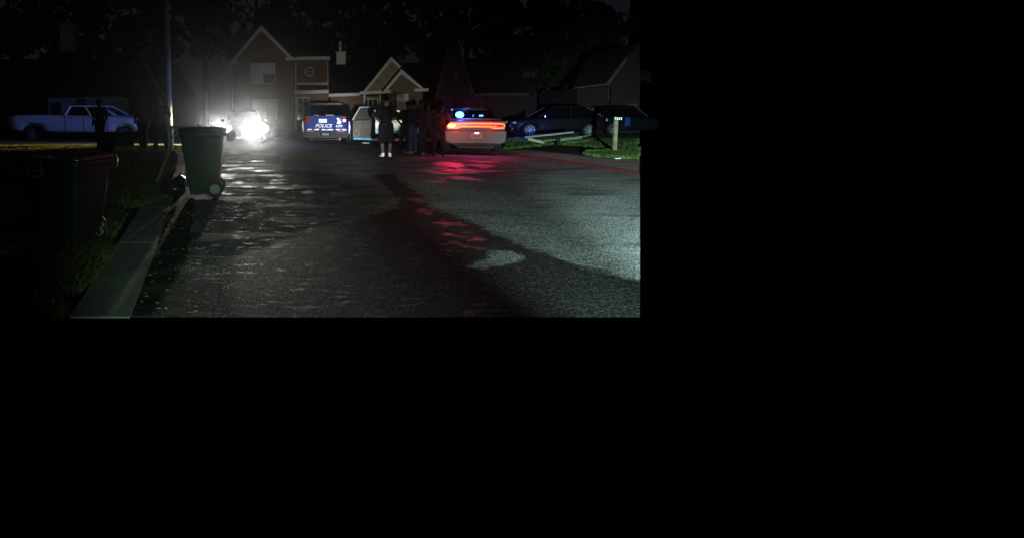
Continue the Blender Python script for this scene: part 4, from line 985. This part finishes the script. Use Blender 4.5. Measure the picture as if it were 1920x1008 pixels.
# ------------------------------------------------------------------ bins, bag
def wheeled_bin(label, loc, rz, H_, wt, dt, wb, db, m, lidm, handle=True, group='wheeled bins at the kerb', tuck=0):
    t = thing('wheeled_bin', label, 'bin', loc, rz, group)
    def rr(w_, d_, z, r=.05, yo=0):
        pts = []
        for cx, cy, a0 in ((w_/2-r, d_/2-r, 0), (-w_/2+r, d_/2-r, 90), (-w_/2+r, -d_/2+r, 180), (w_/2-r, -d_/2+r, 270)):
            for k in range(5): a = R(a0+k*22.5); pts.append((cx+r*math.cos(a), cy+yo+r*math.sin(a), z))
        return pts
    b = MB(); b.rings([rr(wb, db, .03), rr(wb, db, .10), rr(wb*1.02+.004, db*1.02, .12), rr(wt*.98, dt*.98, H_*.86), rr(wt*1.04, dt*1.03, H_*.875), rr(wt*1.04, dt*1.03, H_*.93)])
    body = b.build('body', m, t, smooth=False, bevel=.008)
    b = MB(); b.rings([rr(wt*1.07, dt*1.05, H_*.935), rr(wt*1.09, dt*1.08, H_*.945), rr(wt*1.05, dt*1.04, H_*.985), rr(wt*.8, dt*.75, H_)]); lid = b.build('lid', lidm, t, bevel=.006)
    b = MB()
    for k in (-.3, 0, .3): b.box((k*wt, 0, H_*.994), (.03, dt*.7, .016))
    b.build('lid_rib', lidm, lid)
    b = MB().tube([(-wt*.42, -dt*.52, H_*.90), (-wt*.42, -dt*.66, H_*.90), (wt*.42, -dt*.66, H_*.90), (wt*.42, -dt*.52, H_*.90)], .018, 8); b.build('handle', m, t, smooth=True)
    for s in (-1, 1): MB().ell((s*wt*.40, -dt*.64, H_*.87), (.05, .06, .09)).build('hinge', 'plastic', t, smooth=True)
    for s in (-1, 1):
        x = s*(wb/2+.05-tuck); b = MB().torus((x, -db*.42, .125), .10, .026, 'x', 28, 8); wv = b.build('wheel', 'rubber', t, smooth=True)
        b = MB().disc((x, -db*.42, .125), .085, 'x', .03, 24); b.torus((x+s*.015, -db*.42, .125), .07, .008, 'x', 24, 6); b.disc((x+s*.02, -db*.42, .125), .02, 'x', .03, 12); b.build('hub', 'hub', wv)
    MB().tube([(-wb/2-.05, -db*.42, .125), (wb/2+.05, -db*.42, .125)], .014, 8).build('axle', 'chrome', t)
    MB().box((0, db*.505, .5*H_), (wb*.5, .012, .02)).build('front_rib', m, t)
    return t
g = G(376, 371)
gb = wheeled_bin('green wheeled bin with a pale hubbed wheel, standing at the road edge', (g.x, g.y+.32, 0), 96, 1.09, .58, .68, .44, .44, 'green_bin', 'plastic')
MB().box((.272, .12, .62), (.012, .14, .012)).build('side_rib', 'green_bin', gb)
g = G(84, 475, .09)
lb = wheeled_bin('large dark wheeled bin with round printed badge on the left lawn', (g.x+.10, g.y+.28, .09), 172, .86, .56, .58, .38, .42, 'dark_bin', mat('dark_lid', (.02, .02, .022), .3), tuck=.07)
# badge is on the face toward the street (local +Y)
b = MB(); n_ = 28; rs = []
for r0, y0 in ((.078, 0), (.078, .006), (.060, .006), (.060, 0)):
    ring = []
    for k in range(n_):
        a = 2*math.pi*k/n_; c, s = math.cos(a), math.sin(a); e = (abs(c)**3.2+abs(s)**3.2)**(-1/3.2)
        z = .74+r0*s*e; x = .12+r0*c*e; ring.append((x, .2215+(z-.12)*.1135+y0, z))
    rs.append(ring)
b.rings(rs, cap=False); b.build('badge', 'badge', lb)
b = MB()
for (dx, dz, w_, h_) in ((-.02, .02, .03, .012), (.015, .022, .02, .02), (-.012, -.005, .05, .008), (.02, -.018, .02, .014), (-.02, -.026, .02, .008)):
    b.box((.12+dx, .2255+(.62+dz)*.1135, .74+dz), (w_, .006, h_))
b.build('badge_print', 'badge', lb)
b = MB()
for i in range(9): b.box((.15-i*.026, .2245+.725*.1135, .845), (.018, .006, .020+.006*(i % 2)))
b.build('printed_line', 'badge', lb)
# rubbish bag slumped by the green bin
def bag():
    g = G(322, 373); b = MB(); random.seed(5)
    b.ell((0, 0, .12), (.20, .17, .14), 22, 14); b.ell((.08, .05, .20), (.10, .09, .12), 16, 10); b.tube([(.08, .05, .29), (.10, .05, .34), (.09, .04, .38)], [.05, .015, .04], 10)
    o = b.build('rubbish_bag', 'bag', None)
    md = o.modifiers.new('r', 'REMESH'); md.mode = 'VOXEL'; md.voxel_size = .016; md.use_smooth_shade = True
    tx = bpy.data.textures.new('crumple', 'CLOUDS'); tx.noise_scale = .09; dp = o.modifiers.new('d', 'DISPLACE'); dp.texture = tx; dp.strength = .06
    o.location = (g.x, g.y+.12, .02); bpy.context.view_layer.update(); bake(o)
    tag(o, 'black rubbish bag slumped on the gutter beside the green bin', 'rubbish bag')
bag()

# ------------------------------------------------------------------ mailboxes, poles, posts
def mailbox_left():
    g = G(194, 369, .09); t = thing('mailbox', 'dark mailbox with paper tube beneath, on a dark post', 'mailbox', (g.x, g.y, .08), 0)
    MB().box((0, 0, .45), (.10, .10, .95)).build('post', mat('dark_post', (.03, .027, .022), .8, var=.3), t, bevel=.006)
    k = g.y*CT/F; b = MB()
    prof = [(-.08, 0), (.08, 0), (.08, .10)]+[(.08*math.cos(a), .10+.08*math.sin(a)) for a in [math.pi*i/8 for i in range(9)]]+[(-.08, .10)]
    x0, x1 = .0, .44
    rs = [[(x, p[0], .78+p[1]) for p in prof] for x in (x0, x1)]; b.rings(rs); mbx = b.build('box', 'mailbox', t)
    MB().box((.09, -.05, .83), (.13, .075, .05)).build('name_plate', mat('faint_plate', (.09, .085, .06), .6), mbx)
    MB().box((.45, 0, .86), (.012, .15, .15)).build('box_door', 'mailbox', mbx)
    MB().box((.11, 0, .66), (.16, .14, .20)).build('paper_tube', 'mailbox', t, bevel=.01)
    MB().box((.2, 0, .765), (.5, .1, .025)).build('bracket', 'mailbox', t)
mailbox_left()
def number_post():
    g = G(1152, 287, .09); Y = g.y; k = Y*CT/F
    t = thing('number_post', 'square timber post topped by a small board with house numbers', 'post', (g.x, g.y, .08), -6)
    a = 62*k
    MB().box((0, 0, a/2), (.105, .105, a)).build('post', 'wood', t, bevel=.005)
    sg = MB().box((.04, -.06, a+.045), (.27, .025, .085)).build('number_board', 'mailbox', t, bevel=.003)
    text('house_number', '7541', .115, mat('number_paint', (.8, .85, .75), .5), sg, (.04, -.076, a+.045), extrude=.002, space=1.05)
number_post()
def pole():
    g = G(318, 262, 0); t = tag(MB().tube([(0, 0, -.1), (.0, 0, 3), (.0, .0, 8.2)], [.115, .10, .085], 14).build('utility_pole', 'pole', None, smooth=True), 'slender pale utility pole rising out of the picture', 'pole')
    t.location = (W(319, 262, 22).x, 22, 0)
pole()
def bracket_post():
    g = G(320, 283, .09); t = thing('bracket_post', 'wooden post coloured by blue light, with side arm and brace beside the utility pole', 'post', (g.x, g.y, .08), 0)
    k = g.y*CT/F
    MB().box((0, 0, 21*k+.1), (10*k, .12, 42*k)).build('post', 'bluelit', t, bevel=.006)
    MB().box((15*k, 0, 44*k), (32*k, .09, .08)).build('arm', 'bluelit', t, bevel=.004)
    MB().bar((5*k, 0, 26*k), (25*k, 0, 42*k), .03, .03).build('brace', 'bluelit', t)
bracket_post()
a, c = G(291, 349, .09), G(318, 300, .1); 
t = thing('stake', 'long pale stake leaning over the left lawn', 'stake', a); 
MB().bar((0, 0, 0), W(318, 283, a.y+.9)-a, .045, .03).build('stake_board', 'wood', t)
# dumped furniture frame on the right lawn
def dumped_frame():
    Y = G(1045, 273, .09).y; base = G(1045, 273, .09); t = thing('broken_bed_frame', 'broken pale bed frame dumped on the lawn left of the numbered post', 'bed frame', base); off = base
    def Q(u, v, dy=0): return W(u, v, Y+dy)
    MB().bar(Q(985, 258, .2), Q(1074, 248.5, .9), .10, .07).build('side_rail', 'pale_wood', t, off=off, bevel=.004)
    MB().bar(Q(992, 261, .1), Q(1021, 267.5, -.3), .22, .10).build('head_board', 'pale_wood', t, off=off, bevel=.01)
    MB().bar(Q(1008, 260, .1), Q(1072, 254, .5), .5, .05).build('slat_base', mat('dark_cloth', (.012, .012, .014), .9), t, off=off)
    MB().bar(Q(1018, 265, -.25), Q(1100, 255.5, .6), .03, .025).build('side_rail', 'pale_wood', t, off=off)
    MB().bar(Q(1046, 259, -.05), Q(1048, 273.5, -.05), .12, .12).build('leg', 'plastic', t, off=off, bevel=.01)
    MB().bar(Q(1050, 262.5, .5), Q(1090, 258, .8), .06, .12).build('cross_board', mat('green_board', (.10, .13, .09), .8), t, off=off)
    MB().bar(Q(1089, 256, .5), Q(1090, 260, .5), .05, .05).build('foot', 'pale_wood', t, off=off)
dumped_frame()
b = MB(); Y = G(1080, 270, .09).y; p0 = G(1058, 271, .12)
for (u0, v0, u1, v1, z) in ((1059, 270.5, 1108, 265.8, .13), (1064, 267.5, 1104, 263.8, .16)): b.bar(G(u0, v0, z), G(u1, v1, z), .07, .02)
tag(b.build('plank_pair', 'yellow_wood', None), 'pair of thin yellowish planks lying in front of the broken bed frame', 'planks')
for (u, v, z, s_, lb_) in ((686, 270.5, .02, .22, 'flat white piece lying under the open car door'), (1158, 299.5, .10, .10, 'crumpled white litter at the foot of the numbered post')):  # the first is a plain white patch on the road below the door
    g = G(u, v, z); b = MB(); random.seed(u)
    n_ = 6
    vs = [(g.x+s_*(i/n_-.5)*1.3, g.y+s_*(j/n_-.5), z+.018+random.random()*s_*.22) for j in range(n_+1) for i in range(n_+1)]
    fs = [(j*(n_+1)+i, j*(n_+1)+i+1, (j+1)*(n_+1)+i+1, (j+1)*(n_+1)+i) for j in range(n_) for i in range(n_)]
    b.add(vs, fs); o = b.build('litter', 'paper', None); sl = o.modifiers.new('s', 'SOLIDIFY'); sl.thickness = .003; tag(o, lb_, 'litter')

# ------------------------------------------------------------------ low plants and grass
def grass_patch(name, regions, n, hgt, m, label, seed=1, zf=None):
    rnd = np.random.RandomState(seed); P = []
    for poly, frac in regions:
        pw = [G(u, v, .09) for u, v in poly]; xs = [p.x for p in pw]; ys_ = [p.y for p in pw]; need = int(n*frac); got = 0
        while got < need:
            X = rnd.uniform(min(xs), max(xs), 4*need); Y = rnd.uniform(min(ys_), max(ys_), 4*need)
            cl = np.sin(X*5.1+np.sin(Y*3.7)*2)*np.sin(Y*6.3+np.sin(X*4.1)*2)
            k = (sdist(pw, X, Y) < -.02+.08*cl) & (rnd.uniform(size=X.shape) < .45+.5*cl); X, Y = X[k], Y[k]
            if not len(X): break
            X, Y = X[:need-got], Y[:need-got]; P.append(np.stack([X, Y], 1)); got += len(X)
    P = np.concatenate(P); N = len(P); a = rnd.uniform(0, 6.28, N); h = hgt*rnd.uniform(.35, 1.25, N); w_ = rnd.uniform(.004, .009, N)+.0004*P[:, 1]; ln = rnd.uniform(-.7, .7, (N, 2))*h[:, None]
    Z = np.array([gz(x, y)-.03 for x, y in P])
    B0 = np.stack([P[:, 0]-np.cos(a)*w_, P[:, 1]-np.sin(a)*w_, Z], 1); B1 = np.stack([P[:, 0]+np.cos(a)*w_, P[:, 1]+np.sin(a)*w_, Z], 1)
    Mi0 = np.stack([P[:, 0]-np.cos(a)*w_*.7+ln[:, 0]*.35, P[:, 1]-np.sin(a)*w_*.7+ln[:, 1]*.35, Z+h*.6], 1); Mi1 = np.stack([P[:, 0]+np.cos(a)*w_*.7+ln[:, 0]*.35, P[:, 1]+np.sin(a)*w_*.7+ln[:, 1]*.35, Z+h*.6], 1)
    T = np.stack([P[:, 0]+ln[:, 0], P[:, 1]+ln[:, 1], Z+h], 1)
    V = np.stack([B0, B1, Mi1, Mi0, T], 1).reshape(-1, 3)
    me = bpy.data.meshes.new(name); me.vertices.add(5*N); me.vertices.foreach_set('co', V.ravel())
    i0 = np.arange(N)*5; li = np.stack([i0, i0+1, i0+2, i0+3, i0+3, i0+2, i0+4], 1).ravel(); me.loops.add(7*N); me.loops.foreach_set('vertex_index', li)
    ls = np.stack([np.arange(N)*7, np.arange(N)*7+4], 1).ravel(); lt = np.tile([4, 3], N); me.polygons.add(2*N); me.polygons.foreach_set('loop_start', ls); me.polygons.foreach_set('loop_total', lt); me.update()
    me.materials.append(M[m]); o = bpy.data.objects.new(name, me); col.objects.link(o)
    o['label'] = label; o['kind'] = 'stuff'; o['category'] = 'grass'
grass_patch('grass', [([(1196, 299), (1150, 297), (1115, 294), (1090, 290), (1100, 285), (1150, 283), (1196, 279)], .42), ([(945, 281), (1000, 277), (1040, 271), (1040, 260), (985, 258), (950, 262)], .28), ([(1040, 272), (1196, 283), (1196, 262), (1060, 261)], .30)], 26000, .11, 'grass', 'green grass blades along the right lawn edge', 2)
grass_patch('grass', [([(150, 405), (255, 385), (312, 372), (330, 300), (330, 287), (150, 287), (120, 300)], .65), ([(0, 300), (30, 287), (150, 287), (150, 330), (0, 330)], .1), ([(0, 592), (128, 592), (245, 400), (150, 400), (0, 500)], .25)], 34000, .10, 'grass_dry', 'dry dark grass on the left lawn', 3)
M['grass_strip'] = mat('headlit_grass', (.17, .15, .05), .8, var=.4, vscale=1.5)  # lighter copy of the lawn grass, headlight yellow put into its colour
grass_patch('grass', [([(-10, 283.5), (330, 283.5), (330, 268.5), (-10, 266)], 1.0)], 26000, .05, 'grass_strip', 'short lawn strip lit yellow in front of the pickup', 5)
# leaves and grit lying on the gutter
b = MB(); random.seed(9)
for i in range(150):
    y = random.uniform(YN, 9); x = kerb_x(y)+random.uniform(-.05, .42)*(1 if random.random() < .8 else 1.6); z = .060 if x < kerb_x(y) else .016; s_ = random.uniform(.008, .022); a = random.uniform(0, 6.3)
    c, s = math.cos(a), math.sin(a)
    b.add([(x-c*s_, y-s*s_, z), (x+s*s_*.4, y-c*s_*.4, z+.006), (x+c*s_, y+s*s_, z+.003), (x-s*s_*.4, y+c*s_*.4, z+.008)], [(0, 1, 2, 3)])
o = b.build('fallen_leaves', mat('dead_leaf', (.28, .22, .09), .7), None); o['kind'] = 'stuff'; o['label'] = 'dead leaves scattered along the left gutter'

# ------------------------------------------------------------------ haze
m = bpy.data.materials.new('haze'); m.use_nodes = True; n = m.node_tree.nodes; n.clear()
o_ = n.new("ShaderNodeOutputMaterial"); pv = n.new("ShaderNodeVolumePrincipled"); m.node_tree.links.new(pv.outputs[0], o_.inputs['Volume'])
pv.inputs['Color'].default_value = (.9, .95, 1, 1); pv.inputs['Density'].default_value = .00036; pv.inputs['Anisotropy'].default_value = .97
M['haze'] = m
b = MB().box((0, 48, 13.5), (110, 130, 31)); hz = b.build('haze', 'haze', None); hz['kind'] = 'stuff'; hz['label'] = 'thin night haze over the whole street'
